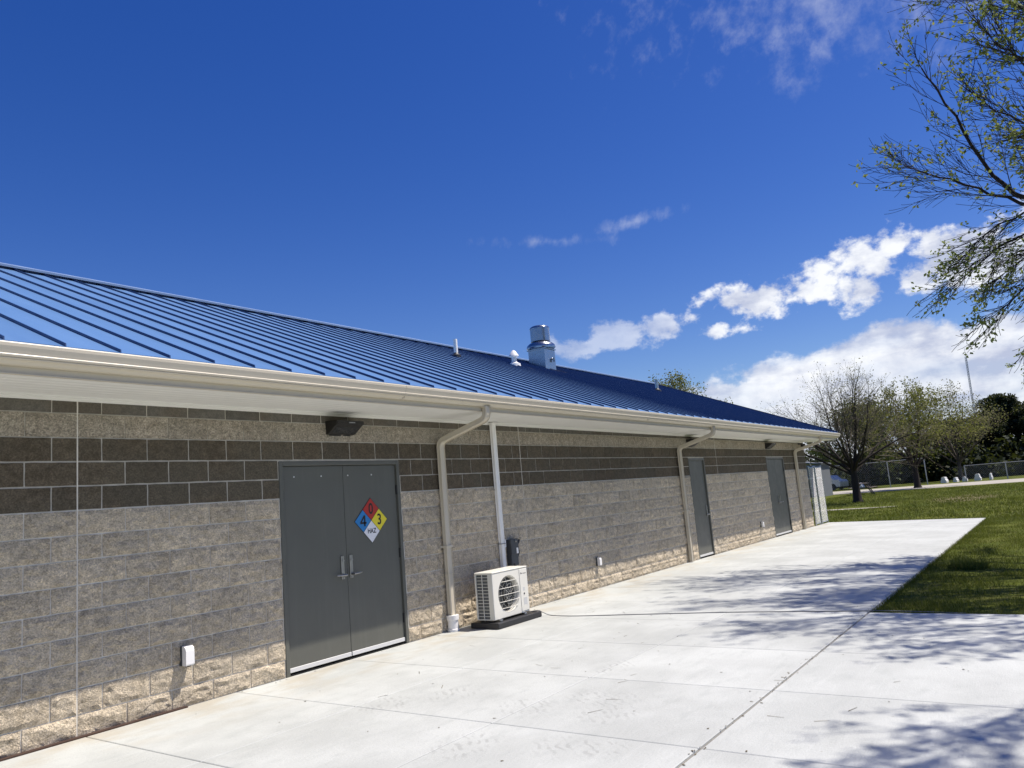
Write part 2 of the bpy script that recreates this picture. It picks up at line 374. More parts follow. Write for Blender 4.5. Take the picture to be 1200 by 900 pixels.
M_DKLEAF = leafmat('dark_evergreen_leaf', [(.014, .024, .010), (.022, .034, .013), (.010, .018, .009)], .12)
M_MIDLEAF = leafmat('mid_green_leaf', [(.035, .055, .016), (.055, .075, .02), (.03, .045, .015)], .2)
def bark(name, a, b_):
    m, nt, b = new_mat(name); p = pos(nt)
    n = noise(nt, vmul(nt, p, (1, 1, .3)), 14, 5, .65)
    pset(nt, b, Base_Color=mix(nt, n, a, b_), Roughness=.9, Specular_IOR_Level=.15, Normal=bump(nt, n, .02)); return m
M_BARK = bark('grey_brown_bark', (.045, .036, .028), (.12, .10, .082))
M_BARKD = bark('dark_bark', (.022, .018, .015), (.06, .05, .042))
M_TWIG = bark('grey_twig_bark', (.10, .085, .065), (.19, .165, .13))
M_LITTER = leafmat('dry_litter', [(.10, .075, .045), (.16, .13, .08), (.06, .05, .035)], .1)

# ------------------------------------------------------------------ the ground, pavement, road
C_ = .2032; L_ = .4064
Z0 = 2.611                                        # line between the sand band and the course above it
def zl(k): return Z0 - k*C_                       # course line k, counted downwards
SAG = -.0040
MB().add([(-500,-600,-.045),(1500,-600,-.045),(1500,600,-.045),(-500,600,-.045)], [(0,1,2,3)]).build('lawn', M_LAWN)['kind'] = 'structure'
def slab_end(y): return 24.05 + y*.335
pv = MB()
pv.add([(-9,.02,-.014),(24.0,.02,-.014),(slab_end(-4.66),-4.66,-.014),(6.44,-4.66,-.014),(6.44,-13,-.014),(-9,-13,-.014)], [(5,4,3,2,1,0)])
pv.add([(-9,.02,-.014),(24.0,.02,-.014),(slab_end(-4.66),-4.66,-.014),(6.44,-4.66,-.014),(6.44,-13,-.014),(-9,-13,-.014),
        (-9,.02,-.12),(24.0,.02,-.12),(slab_end(-4.66),-4.66,-.12),(6.44,-4.66,-.12),(6.44,-13,-.12),(-9,-13,-.12)],
       [(0,1,7,6),(1,2,8,7),(2,3,9,8),(3,4,10,9),(4,5,11,10),(5,0,6,11)], 1)
pave = pv.build('pavement', [M_JOINT, M_CONC]); tag(pave, 'pale concrete pavement along the block wall', kind='structure')
xs = [.05 + 1.415*k for k in range(-6, 17)]
def panel(x0, x1, y0, y1, g=.0035, g0=None, end=False):
    a = .006; ya, yb = y0 - g, y1 + (g if g0 is None else g0)
    xa, xb, xc = x0+g, x1-g, x1-g
    if end: xb, xc = slab_end(ya)-.002, slab_end(yb)-.002
    top = [(xa+a,ya-a,0),(xb-a,ya-a,0),(xc-a,yb+a,0),(xa+a,yb+a,0)]
    mid = [(xa,ya,-.004),(xb,ya,-.004),(xc,yb,-.004),(xa,yb,-.004)]
    bot = [(q[0],q[1],-.03) for q in mid]
    mb = MB(); mb.add(top+mid+bot, [(3,2,1,0)]+[(i,(i+1)%4,(i+1)%4+4,i+4) for i in range(4)]+[(i+4,(i+1)%4+4,(i+1)%4+8,i+8) for i in range(4)])
    for f in range(len(mb.f)): mb.f[f] = tuple(reversed(mb.f[f])) if f else mb.f[f]
    return mb.build('concrete_panel', M_CONC, pave)
lanes = [0.0, -1.63, -3.06, -4.65]
for j in range(3):
    for i in range(len(xs)-1):
        last = i == len(xs)-2
        panel(xs[i], xs[i+1], lanes[j], lanes[j+1], end=last, g0=.0045 if j == 2 else None)
xs2 = [.05 + 1.415*k for k in range(-6, 4)] + [5.7, 6.44]
lanes2 = [-4.66, -7.75, -11.0]
for j in range(2):
    for i in range(len(xs2)-1): panel(xs2[i], xs2[i+1], lanes2[j]-(.004 if j == 0 else 0), lanes2[j+1])
MB().box(-.85, .93, -.055, -.006, -.02, .012).build('expansion_joint', M_RUST, pave)
MB().add([(61,-300,-.038),(71.5,-300,-.038),(71.5,300,-.038),(61,300,-.038)], [(0,1,2,3)]).build('road', M_GRAVEL)['kind'] = 'structure'
pp = MB(); pts = []
for i in range(15):
    t = i/14; pts.append((35.2-.25*math.sin(t*3)-t*1.2, 16-16.5*t, .55*(1-.5*t**3)))
pp.v = [(x-w, y, -.036) for x, y, w in pts]+[(x+w, y, -.036) for x, y, w in pts]
pp.f = [(i, i+1, 15+i+1, 15+i) for i in range(14)]; pp.m = [0]*14
pp.build('path', M_GRAVEL)['kind'] = 'structure'

# grass: blades, denser close by
rg = np.random.default_rng(5)
def blades(x, y, h, w):
    n = len(x); th = rg.uniform(0, 2*np.pi, n); ln = rg.normal(0, .45, (n, 2))*h[:, None]
    z = np.full(n, -.05)
    a = np.stack([x-np.cos(th)*w, y-np.sin(th)*w, z], 1); b = np.stack([x+np.cos(th)*w, y+np.sin(th)*w, z], 1)
    c = np.stack([x+ln[:, 0], y+ln[:, 1], z+h], 1)
    return np.stack([a, b, c], 1).reshape(-1, 3)
def clump(x, y, s):
    return np.array([mnoise.noise((a*s, b*s, 3.1)) for a, b in zip(x, y)])
V = []
n = 90000; x = 6.45 + 17*rg.random(n)**1.15; y = -4.70 - 5.2*rg.random(n)**1.3
g = clump(x, y, 1.6); k = rg.random(n) < (.62+.8*g); x, y, g = x[k], y[k], g[k]
y = np.minimum(y, -4.69 + .0); V.append(blades(x, y, (.035+.035*rg.random(len(x)))*(1+.9*np.clip(g, -.6, 1)), .0035+.002*rg.random(len(x))))
n = 75000; x = 22.3 + 36*rg.random(n)**1.35; y = -7.5 + 14*rg.random(n)
k = x > slab_end(np.clip(y, -4.66, 0))+.03; k &= ~((y > -.5) & (np.abs(x-34.4) < .9)); x, y = x[k], y[k]
g = clump(x, y, .9); k = rg.random(len(x)) < (.7+.8*g); x, y, g = x[k], y[k], g[k]
V.append(blades(x, y, (.05+.05*rg.random(len(x)))*(1+.8*np.clip(g, -.6, 1)), .010+.006*rg.random(len(x))))
n = 3500; t = rg.random(n); x = 6.43-.01*rg.random(n)+16.2*t; y = -4.672-.02*rg.random(n); V.append(blades(x, y, .04+.05*rg.random(n), np.full(n, .004)))
n = 1800; y = -4.7-5*rg.random(n); V.append(blades(6.455+.03*rg.random(n), y, .03+.05*rg.random(n), np.full(n, .004)))
n = 2500; y = -4.66*rg.random(n); V.append(blades(slab_end(y)+.02+.05*rg.random(n), y, .04+.06*rg.random(n), np.full(n, .008)))
n = 700; r = .28*np.sqrt(rg.random(n)); t = rg.uniform(0, 6.283, n); V.append(blades(10.9+r*np.cos(t), -5.25+r*np.sin(t), .08+.10*rg.random(n), np.full(n, .005)))
V = np.concatenate(V)
gr = link('grass', fastmesh('grass', V, np.arange(len(V)).reshape(-1, 3), M_GRASS)); tag(gr, 'short mown lawn grass beside the concrete', 'grass', kind='stuff')

# ------------------------------------------------------------------ the building
bld = thing('block_building', 'long low tan and brown concrete block building under a blue seamed metal roof', 'building')
XA, XB = -5.0, 22.36
ZT = 2.78
# openings: (x0, x1, top)
OPEN = [(2.04, 3.845, 2.192), (12.93, 13.845, 2.18), (18.36, 19.97, 2.18)]
wl = MB(); xx = XA
for x0, x1, zt in OPEN:
    wl.box(xx, x0, .0035, .22, -.1, ZT); wl.box(x0, x1, .0035, .22, zt, ZT); wl.box(x0, x1, .12, .22, -.1, zt); xx = x1
wl.box(xx, XB, .0035, .22, -.1, ZT)
wall = wl.build('wall', M_MORTAR, bld)
ew = MB(); ew.box(XB-.22, XB-.003, .221, 10.3, -.1, ZT); ew.box(XA, XA+.22, .221, 10.3, -.1, ZT); ew.box(XA, XB, 10.301, 10.5, -.1, ZT)
for xg in (XB-.2, XA+.02):   # gable triangles
    ew.add([(xg,.2,ZT),(xg,10.3,ZT),(xg,5.25,ZT+2.55),(xg+.17,.2,ZT),(xg+.17,10.3,ZT),(xg+.17,5.25,ZT+2.55)], [(0,1,2),(5,4,3),(0,3,4,1),(1,4,5,2),(2,5,3,0)])
ew.build('end_wall', M_BRICKWALL, bld)

def block_data(w, h, nx, nz, amp, seed, edge=.0):
    """split-face block: a rugged front, returned edges, closed sides; origin at its lower left on the wall plane"""
    rr = random.Random(seed); off = (seed*7.31, seed*3.17, seed*1.9)
    vs = []; fs = []
    for j in range(nz+1):
        for i in range(nx+1):
            u, v = i/nx, j/nz; x, z = u*w, v*h
            n = mnoise.fractal((x*9+off[0], z*13+off[1], off[2]), .9, 2.1, 3)
            fa = mnoise.noise((x*3.2+off[1], z*4.5+off[0], off[2]+5))
            d = .010 + n*.9 + fa*.5
            bx = i in (0, nx); bz = j in (0, nz)
            y = -amp*max(.12, min(1.0, .50+.55*(n+fa*.6)))
            if bx or bz:
                y = -amp*.10 - .0008; 
                jit = .0016*rr.uniform(-1, 1)
                if bx: x += jit
                if bz: z += jit
            else:
                x += rr.uniform(-.2, .2)*w/nx; z += rr.uniform(-.2, .2)*h/nz
            vs.append((x, y, z))
    W_ = nx+1
    for j in range(nz):
        for i in range(nx):
            a = j*W_+i
            q = (a, a+1, a+W_+1, a+W_)
            fs += [(q[0],q[1],q[2]),(q[0],q[2],q[3])] if rr.random() < .5 else [(q[0],q[1],q[3]),(q[1],q[2],q[3])]
    ring = [i for i in range(W_)] + [j*W_+nx for j in range(1, nz+1)] + [nz*W_+i for i in range(nx-1, -1, -1)] + [j*W_ for j in range(nz-1, 0, -1)]
    o = len(vs); vs += [(vs[i][0], .012, vs[i][2]) for i in ring]; k = len(ring)
    fs4 = [(ring[(i+1) % k], ring[i], o+i, o+(i+1) % k) for i in range(k)]
    return vs, fs+fs4
KIND = {'light': (M_LIGHT, 10, 5, .031), 'band': (M_BAND, 6, 3, .016), 'dark': (M_DARK, 6, 3, .011), 'smooth': (M_SMOOTH, 2, 1, .003)}
cache = {}
def block_mesh(kind, w, h, var):
    key = (kind, round(w, 3), round(h, 3), var)
    if key not in cache:
        mt, nx, nz, amp = KIND[kind]
        if w < .3: nx = max(2, nx//2)
        mb = MB(); mb.add(*block_data(w, h, nx, nz, amp, hash(key[1:3]) % 97 + var*11 + len(kind)))
        cache[key] = mb
    return cache[key]
mesh_cache = {}
blocks = []      # (kind, x0, x1, z0, z1)
CJ = [0.0, 6.5024, 14.6304]
for row in range(-1, 13):
    z1, z0 = zl(row), zl(row+1)
    z0 = max(z0, .0); z1 = min(z1, ZT+.0)
    kind = 'smooth' if row == -1 else 'band' if row == 0 else 'dark' if row < 4 else 'light'
    half = row % 2 != 0
    edges = sorted(set([round((i + (.5 if half else 0))*L_, 4) for i in range(-13, 56)] + CJ + [XB]))
    for a, bb in zip(edges[:-1], edges[1:]):
        if a < -4.6 or bb > XB+.01 or bb-a < .05: continue
        segs = [(a, bb)]
        for x0, x1, zt in OPEN:
            if zt - z0 < .03: continue
            out = []
            for s0, s1 in segs:
                if s1 <= x0 or s0 >= x1: out.append((s0, s1)); continue
                if s0 < x0: out.append((s0, x0+.004))
                if s1 > x1: out.append((x1-.004, s1))
            segs = out
        for s0, s1 in segs:
            if s1-s0 > .04: blocks.append((kind, s0, s1, z0, z1))
blocks.sort(key=lambda b: (b[1] < -.85, (b[1]+1.5)))
near, rest = blocks[:300], blocks[300:]
J = {'light': .0058, 'band': .0040, 'dark': .0068, 'smooth': .0062}
for i, (kind, a, b_, z0, z1) in enumerate(near):
    g = J[kind]; w, h = b_-a-2*g, z1-z0-2*g
    var = RND.randrange(7); mb = block_mesh(kind, w, h, var); key = (kind, round(w, 3), round(h, 3), var)
    if key not in mesh_cache: mesh_cache[key] = mb.mesh('block', KIND[kind][0])
    link('block', mesh_cache[key], wall, (a+g, RND.uniform(-.0012, .0012), z0+g))
VV = []; FF = []; MI = []; TN = []
for kind, a, b_, z0, z1 in rest:
    g = J[kind]; w, h = b_-a-2*g, z1-z0-2*g
    mb = block_mesh(kind, w, h, RND.randrange(5)); o = len(VV); t = RND.random(); dy = RND.uniform(-.0012, .0012)
    VV += [(x+a+g, y+dy, z+z0+g) for x, y, z in mb.v]; FF += [tuple(i+o for i in f) for f in mb.f]
    MI += [('light', 'band', 'dark', 'smooth').index(kind)]*len(mb.f); TN += [t]*len(mb.v)
me = bpy.data.meshes.new('blockwork'); me.from_pydata(VV, [], FF)
for mt in (M_LIGHT, M_BAND, M_DARK, M_SMOOTH): me.materials.append(mt)
me.polygons.foreach_set('material_index', MI)
at = me.attributes.new('tone', 'FLOAT', 'POINT'); at.data.foreach_set('value', TN); me.update()
bw = link('blockwork', me, wall); bw['kind'] = 'stuff'
for x in CJ: MB().box(x-.0055, x+.0055, -.0025, .01, .0, ZT).build('control_joint', M_CAULK, wall)

# roof
SL = .4117; YE, ZE = -.905, 2.966; YR = 5.25; ZR = ZE + SL*(YR-YE)
XG0, XG1 = -5.9, 23.25
rb = MB(); rb.prism_x([(YR, ZR-.02), (YE, ZE-.02), (YE, ZE-.07), (YR, ZR-.22), (11.4, ZE-.07), (11.4, ZE-.02)], XG0, XG1, SAG*XG0, SAG*XG1)
roof = rb.build('roof', M_ROOF, bld)
pm = MB(); wx = .4075
pm.add([(0,YE,ZE-.018),(wx,YE,ZE-.018),(wx,YR,ZR-.018),(0,YR,ZR-.018),(0,YE,ZE),(wx*.36,YE,ZE),(wx*.64,YE,ZE),(wx,YE,ZE),(wx,YR,ZR),(wx*.64,YR,ZR),(wx*.36,YR,ZR),(0,YR,ZR)],
       [(0,3,2,1),(4,5,10,11),(5,6,9,10),(6,7,8,9),(0,1,7,6,5,4),(1,2,8,7),(3,0,4,11)])
pmesh = pm.mesh('roof_panel', M_ROOF)
sm = MB(); sm.prism_x([(YE, ZE), (YR, ZR), (YR, ZR+.026), (YE+.004, ZE+.026)], -.005, .005)
smesh = sm.mesh('seam', M_SEAM)
x = -.508-.408*13
while x < XG1-.02:
    w = min(.4075, XG1-x)
    o = link('roof_panel', pmesh, roof, (x, 0, SAG*x)); o.scale = (w/.4075, 1, 1)
    link('seam', smesh, roof, (x, 0, SAG*x+.001)); x += .408
br = MB(); br.add([(XG0,YR,ZR+SAG*XG0),(XG1,YR,ZR+SAG*XG1),(XG1,11.4,ZE+SAG*XG1),(XG0,11.4,ZE+SAG*XG0)], [(0,1,2,3)]).build('rear_slope', M_ROOF, roof)
rc = MB(); rc.prism_x([(YR-.14, ZR-.058+.044), (YR-.145, ZR-.058+.074), (YR, ZR+.078), (YR+.14, ZR-.0), (YR+.14, ZR-.058+.046), (YR, ZR+.05)], XG0-.02, XG1+.02, SAG*XG0, SAG*XG1)
rc.build('ridge_cap', M_RIDGE, roof)
rk = MB()
for s0, s1 in (((YE, ZE), (YR, ZR)), ((11.4, ZE), (YR, ZR))):
    (ya, za), (yb, zb) = s0, s1; q = SAG*XG1
    rk.add([(XG1-.06,ya,za+.05+q),(XG1+.02,ya,za+.05+q),(XG1+.02,yb,zb+.05+q),(XG1-.06,yb,zb+.05+q),(XG1+.005,ya,za-.16+q),(XG1+.02,ya,za-.16+q),(XG1+.02,yb,zb-.16+q),(XG1+.005,yb,zb-.16+q)],
           [(0,1,2,3),(1,5,6,2),(5,4,7,6),(0,4,5,1)])
rk.build('rake_trim', M_SEAM, roof)

# gutter, fascia, soffit
def zz(x): return SAG*x
gp = [(-.826,2.948),(-.826,2.802),(-.868,2.802),(-.880,2.806),(-.896,2.822),(-.910,2.831),(-.930,2.833),(-.934,2.839),(-.929,2.845),(-.941,2.850),(-.944,2.861),(-.940,2.868),(-.946,2.890),(-.955,2.918),(-.957,2.940),(-.953,2.949),(-.943,2.949),(-.941,2.941),(-.946,2.938),(-.936,2.885),(-.905,2.842),(-.868,2.810),(-.834,2.810),(-.834,2.948)]
gm = MB(); gm.prism_x(gp, -5.9, 23.3, zz(-5.9), zz(23.3))
for xe in (-5.9, 23.3): gm.add([(xe, y, z+zz(xe)) for y, z in gp[:16]]+[(xe+.003, y, z+zz(xe)) for y, z in gp[:16]], [tuple(range(16)), tuple(range(31, 15, -1))])
gutter = gm.build('gutter', M_CREAM, bld)
for x in (3.05, 9.2, 15.3): # lapped joints of the gutter runs
    jm = MB(); jm.prism_x([(y-.0018 if y < -.85 else y, z-(.0018 if z < 2.81 else 0)) for y, z in gp[1:17]]+[(-.945,2.94),(-.92,2.86),(-.89,2.806),(-.83,2.806)], x, x+.012, zz(x), zz(x)); jm.build('gutter_joint', M_CREAM, gutter)
fm = MB(); fm.prism_x([(-.825,2.96),(-.825,2.752),(-.838,2.752),(-.838,2.745),(-.80,2.745),(-.80,2.96)], -5.9, 23.24, zz(-5.9), zz(23.24)); fm.build('fascia', M_CREAM, bld)
prof = []; y = -.7995
while y < -.045:
    prof += [(y, 2.752), (y+.092, 2.752), (y+.096, 2.757), (y+.100, 2.757)]; y += .104
prof = [p_ for p_ in prof if p_[0] < -.035] + [(-.03, 2.752)]
sofm = MB()
prof2 = prof + [(-.03, 2.775), (-.7995, 2.775)]
xcuts = [-5.9, -2.2, 1.45, 5.1, 8.75, 12.4, 16.05, 19.7, 23.24]
soff = None
for a, bb in zip(xcuts[:-1], xcuts[1:]):
    mb = MB(); mb.prism_x(prof2, a+.0015, bb-.0015, zz(a), zz(bb)); mb.build('soffit_panel', M_SOFFIT, bld)
tm = MB(); tm.prism_x([(-.0335,2.757),(-.0335,2.738),(-.003,2.738),(-.003,2.715),(.004,2.715),(.004,2.77),(-.0335,2.77)], -5.0, XB, zz(-5), zz(XB)); tm.build('soffit_trim', M_SOFFIT, bld)

# downspouts
def sweep_rect(path, w, d, mb):
    """path of (y, z) in the plane x=0, rectangular section w (x) by d"""
    k = len(path); P = [Vector((0, a, b)) for a, b in path]; vs = []
    for i, p_ in enumerate(P):
        d0 = (P[i]-P[i-1]).normalized() if i else (P[1]-P[0]).normalized()
        d1 = (P[i+1]-P[i]).normalized() if i < k-1 else d0
        t = (d0+d1).normalized(); nrm = Vector((0, -t.z, t.y)); sc = 1/max(.5, t.dot(d0))
        c = .012
        for ax, bn in ((-1,-1),(1,-1),(1,1),(-1,1)):
            for q in ((0, 1) if ax*bn > 0 else (1, 0)):
                px = ax*(w/2-(c if q == 0 else 0)); pn = bn*(d/2-(c if q == 1 else 0))
                vs.append(p_ + Vector((px, 0, 0)) + nrm*pn*sc)
    fs = [(i*8+j, i*8+(j+1) % 8, (i+1)*8+(j+1) % 8, (i+1)*8+j) for i in range(k-1) for j in range(8)]
    fs += [tuple(range(7, -1, -1)), tuple((k-1)*8+j for j in range(8))]
    mb.add(vs, fs)
def rounded(path, r, n=5):
    out = [path[0]]
    for i in range(1, len(path)-1):
        p0, p1, p2 = (Vector(q) for q in path[i-1:i+2])
        a = p1+(p0-p1).normalized()*r; b = p1+(p2-p1).normalized()*r
        for t in range(n+1):
            u = t/n; out.append(tuple((1-u)**2*a+2*u*(1-u)*p1+u*u*b))
    return out+[path[-1]]
for i, (x, zb, lab) in enumerate(((4.59, .165, None), (12.36, .012, None), (21.07, .012, None))):
    q = zz(x); path = rounded([(-.868, 2.81+q), (-.868, 2.655+q), (-.066, 2.445+q), (-.066, zb)], .085)
    mb = MB(); sweep_rect(path, .102, .076, mb); o = mb.build('downspout', M_CREAM, bld, 'x', (x, 0, 0))
    sb = MB()
    for zs in (1.05, ): sb.box(-.085, .085, -.024, -.006, zs, zs+.028); sb.box(-.056, .056, -.1065, -.004, zs, zs+.028)
    sb.box(-.054, .054, -.107, -.024, .72, .724)
    sb.build('downspout_strap', M_CREAM, o)
    om = MB(); om.box(-.065, .065, -.895, -.830, 2.792+q, 2.803+q); om.build('gutter_outlet', M_CREAM, o)
    if i == 0:
        am = MB(); am.lathe((0, -.072, 0), [(.055,.002),(.078,.003),(.078,.03),(.070,.034),(.070,.14),(.082,.145),(.082,.20),(.06,.202)], 20); am.build('drain_adapter', M_WHITE, o, 'x')

# doors
def door(x0, x1, zt, leaves, handle):
    w = x1-x0; fm = MB(); ft = .05
    fm.bbox(x0+.001, x0+ft, -.010, .10, 0.0, zt, .004); fm.bbox(x1-ft, x1-.001, -.010, .10, 0.0, zt, .004); fm.bbox(x0+ft+.0005, x1-ft-.0005, -.010, .10, zt-ft, zt-.001, .004)
    fm.box(x0+ft, x0+ft+.014, .064, .098, .0, zt-ft); fm.box(x1-ft-.014, x1-ft, .064, .098, .0, zt-ft)
    nm = 'double_door' if leaves == 2 else 'door'
    e = link(nm, None, bld)
    fm.build('door_frame', M_FRAME, e)
    MB().box(x0+.002, x1-.002, .012, .119, -.02, .008).build('threshold', M_HINGE, e)
    a, bb = x0+ft+.003, x1-ft-.003; lw = (bb-a)/leaves
    for k in range(leaves):
        l0, l1 = a+k*lw+(.0018 if k else 0), a+(k+1)*lw-(.0018 if k < leaves-1 else 0)
        lm = MB(); lm.bbox(l0, l1, .018, .062, .028, zt-ft-.004, .003); lm.build('door_leaf', M_DOOR, e)
        MB().bbox(l0+.004, l1-.004, .008, .0175, .030, .074, .002).build('door_sweep', M_ALU, e)
        for zh in (.30, 1.07, 1.83):
            hm = MB(); xh = l0-.0015 if k == 0 else l1+.0015
            if leaves == 1: xh = l0
            hm.tube([(xh, .006, zh-.057), (xh, .006, zh+.057)], .0085, 8); hm.box(xh-.014, xh+.014, .012, .0172, zh-.055, zh+.055); hm.build('hinge', M_HINGE, e)
        if leaves == 2 and w > 1.7:
            for fx in (.16, .60):
                pmb = MB(); pmb.lathe((0, 0, 0), [(.009,0),(.009,.003),(.004,.005)], 8)
                xp = l0+lw*(fx if k == 0 else fx-.10)+.02
                o = pmb.build('screw_plug', M_ALU, e, loc=(xp, .0178, 2.025)); o.rotation_euler = (R(90), 0, 0)
    for hx, sgn in handle:
        hm = MB(); hm.bbox(hx-.022, hx+.022, .002, .0175, .87, 1.125, .004)
        hm.tube([(hx, .004, 1.072), (hx, -.006, 1.072)], .017, 12)
        hm.tube([(hx, .004, .915), (hx, -.045, .915)], .015, 10)
        hm.tube([(hx-sgn*.012, -.045, .915), (hx+sgn*.045, -.047, .917), (hx+sgn*.105, -.040, .920), (hx+sgn*.118, -.032, .920)], [.012, .011, .0095, .008], 10)
        hm.tube([(hx, .004, .880), (hx, -.004, .880)], .010, 10)
        hm.build('handle', M_STEEL, e, 'x')
    return e
door(*OPEN[0], 2, [(2.868, -1), (2.995, 1)])
d2 = door(*OPEN[1], 1, [(13.70, -1)])
d3 = door(*OPEN[2], 2, [(19.105, -1), (19.235, 1)])
BN = MB(); BN.box(18.85, 18.97, .0135, .0175, 1.40, 1.46)

# ------------------------------------------------------------------ hazard sign on the right leaf of the near door
sg = thing('hazard_sign', 'diamond hazard placard with red, blue, yellow and white fields stuck on the grey double door', 'sign', loc=(3.345, .0145, 1.489))
M_SK = simple('sign_black', (.012, .012, .012), .5)
fields = [('red_field', (.42, .025, .018), (0, .131)), ('blue_field', (.02, .20, .50), (-.131, 0)), ('yellow_field', (.78, .66, .035), (.131, 0)), ('white_field', (.78, .78, .80), (0, -.131))]
def diamond(mb, cx, cz, r, y0, y1):
    mb.add([(cx+r,y0,cz),(cx,y0,cz+r),(cx-r,y0,cz),(cx,y0,cz-r),(cx+r,y1,cz),(cx,y1,cz+r),(cx-r,y1,cz),(cx,y1,cz-r)], [(0,1,2,3),(7,6,5,4),(0,4,5,1),(1,5,6,2),(2,6,7,3),(3,7,4,0)])
mb = MB(); diamond(mb, 0, 0, .265, -.0006, .003); mb.build('backing', M_SK, sg)
def text(name, s, size, loc, mat_, parent, bold=.0, sx=1.0):
    cu = bpy.data.curves.new(name, 'FONT'); cu.body = s; cu.size = size; cu.align_x = 'CENTER'; cu.align_y = 'CENTER'; cu.offset = bold; cu.extrude = .0004
    ob = bpy.data.objects.new(name+'_tmp', cu); COL.objects.link(ob)
    bpy.context.view_layer.update()
    me = bpy.data.meshes.new_from_object(ob.evaluated_get(bpy.context.evaluated_depsgraph_get()))
    bpy.data.objects.remove(ob); me.materials.clear(); me.materials.append(mat_)
    o = link(name, me, parent, loc, (R(90), 0, 0)); o.scale = (sx, 1, 1); return o
for (nme, col, (cx, cz)), (s_, sz, b_) in zip(fields, (('0', .175, .0035), ('4', .175, .0035), ('3', .175, .0035), ('HAZ', .078, .0016))):
    mb = MB(); diamond(mb, cx, cz, .1268, -.0022, -.0008); f = mb.build(nme, simple(nme+'_paint', col, .35, 0, .05, 12), sg)
    if s_ == '4':
        g4 = MB(); e0, e1 = -.0036, -.0026
        for q in ([(.012,-.062),(.036,-.062),(.036,.064),(.012,.064)], [(-.046,-.034),(.052,-.034),(.052,-.012),(-.046,-.012)], [(-.046,-.0121),(-.018,-.0121),(.0119,.034),(.0119,.064)]):
            g4.add([(cx+a_, e0, cz+b2) for a_, b2 in q]+[(cx+a_, e1, cz+b2) for a_, b2 in q], [(0,1,2,3),(7,6,5,4),(0,4,5,1),(1,5,6,2),(2,6,7,3),(3,7,4,0)])
        g4.build('lettering', M_SK, f); continue
    text('lettering', s_, sz, (cx, -.0032, cz+(.008 if s_ == 'HAZ' else 0)), M_SK, f, b_, .86)

# ------------------------------------------------------------------ wall lights
def wall_light(x, w, label):
    t = thing('wall_light', label, 'wall light', 'wall lights under the eave', (x, 0, 0))
    h = w/2; z1 = 2.655+zz(x); mb = MB()
    mb.prism_x([(-.004, z1), (-.20, z1-.012), (-.21, z1-.045), (-.16, z1-.075), (-.05, z1-.15), (-.004, z1-.155)], -h, h)
    mb.box(-h*.8, h*.8, -.012, .004, z1-.165, z1-.02)
    mb.build('housing', M_BRONZE, t)
    lm = MB(); lm.add([(-h*.82,-.1505,z1-.0835),(h*.82,-.1505,z1-.0835),(h*.82,-.062,z1-.1446),(-h*.82,-.062,z1-.1446)], [(3,2,1,0)]); lm.build('lens', M_LENS, t)
    MB().box(-.03, .06, -.2135, -.207, z1-.042, z1-.03).build('label_strip', M_STEEL, t)
    return t
wall_light(2.90, .40, 'dark bronze wall light above the double door with the hazard placard')
wall_light(13.12, .38, 'dark bronze wall light above the grey single door')
wall_light(18.62, .40, 'dark bronze wall light above the farthest grey double door')
t = thing('wall_camera', 'small dark fixture under the soffit at the far corner of the wall', 'camera', loc=(21.75, -.05, 2.60))
mb = MB(); mb.lathe((0, -.10, -.06), [(.0,-.07),(.045,-.055),(.065,-.02),(.07,.0),(.07,.035),(.05,.045)], 14); mb.box(-.03, .03, -.10, .05, -.03, .01); mb.build('housing', M_BRONZE, t, 'x')

# ------------------------------------------------------------------ boxes on the wall
def outlet_box(x, z, s, label, m=M_WHITE):
    t = thing('outlet_box', label, 'outlet box', 'outlet boxes low on the wall', (x, 0, z))
    mb = MB(); mb.bbox(-.042*s, .042*s, -.05*s, -.002, -.085*s, .085*s, .005); mb.build('back_box', M_GREYBOX if m is M_WHITE else m, t)
    cm = MB(); prof = [(-.0505*s,-.082*s),(-.105*s,-.082*s),(-.112*s,-.07*s),(-.112*s,.045*s),(-.104*s,.070*s),(-.085*s,.084*s),(-.0505*s,.088*s)]
    cm.prism_x(prof, -.041*s, .041*s); cm.build('cover', m, t)
    MB().box(-.012*s, .012*s, -.100*s, -.075*s, -.092*s, -.0825*s).build('latch', M_BLACK, t)
    return t
outlet_box(.925, .447, 1.0, 'white weatherproof outlet box casting a long shadow on the wall left of the double door')
outlet_box(8.50, .44, .8, 'small white outlet box on the wall between the heat pump and the second downspout')
outlet_box(17.20, .43, .85, 'pale outlet box low on the wall between the two far doors')

# line set cover
ls = thing('line_set_cover', 'white vertical pipe cover running from the soffit down to the heat pump', 'pipe cover', loc=(5.80, 0, 0))
mb = MB(); sweep_rect([(-.043, 2.724), (-.043, 1.45), (-.046, .60)], .088, .066, mb); mb.build('cover', M_PVC, ls, 'x')
MB().bbox(-.085, .10, -.12, -.005, 2.708, 2.722, .003).build('flange', M_SOFFIT, ls)
cl = MB(); cl.box(-.0455, .0455, -.0795, -.004, .985, .991); cl.build('tie_band', M_BLACK, ls)
MB().bbox(.0455, .085, -.06, -.006, .93, 1.04, .004).build('bracket', M_WHITE, ls)
db = thing('disconnect_box', 'dark grey electrical disconnect box with a black whip behind the heat pump', 'electrical box', loc=(6.03, 0, .845))
mb = MB(); mb.bbox(-.085, .085, -.095, -.004, -.19, .185, .006); mb.build('enclosure', M_GREYBOX, db)
mb = MB(); mb.bbox(-.088, .088, -.106, -.0955, -.03, .19, .004); mb.build('lid', M_GREYBOX, db)
mb = MB(); mb.tube([(.02,-.107,.17),(.02,-.115,.16),(.02,-.113,.14)], .008, 6); mb.build('hasp', M_STEEL, db)
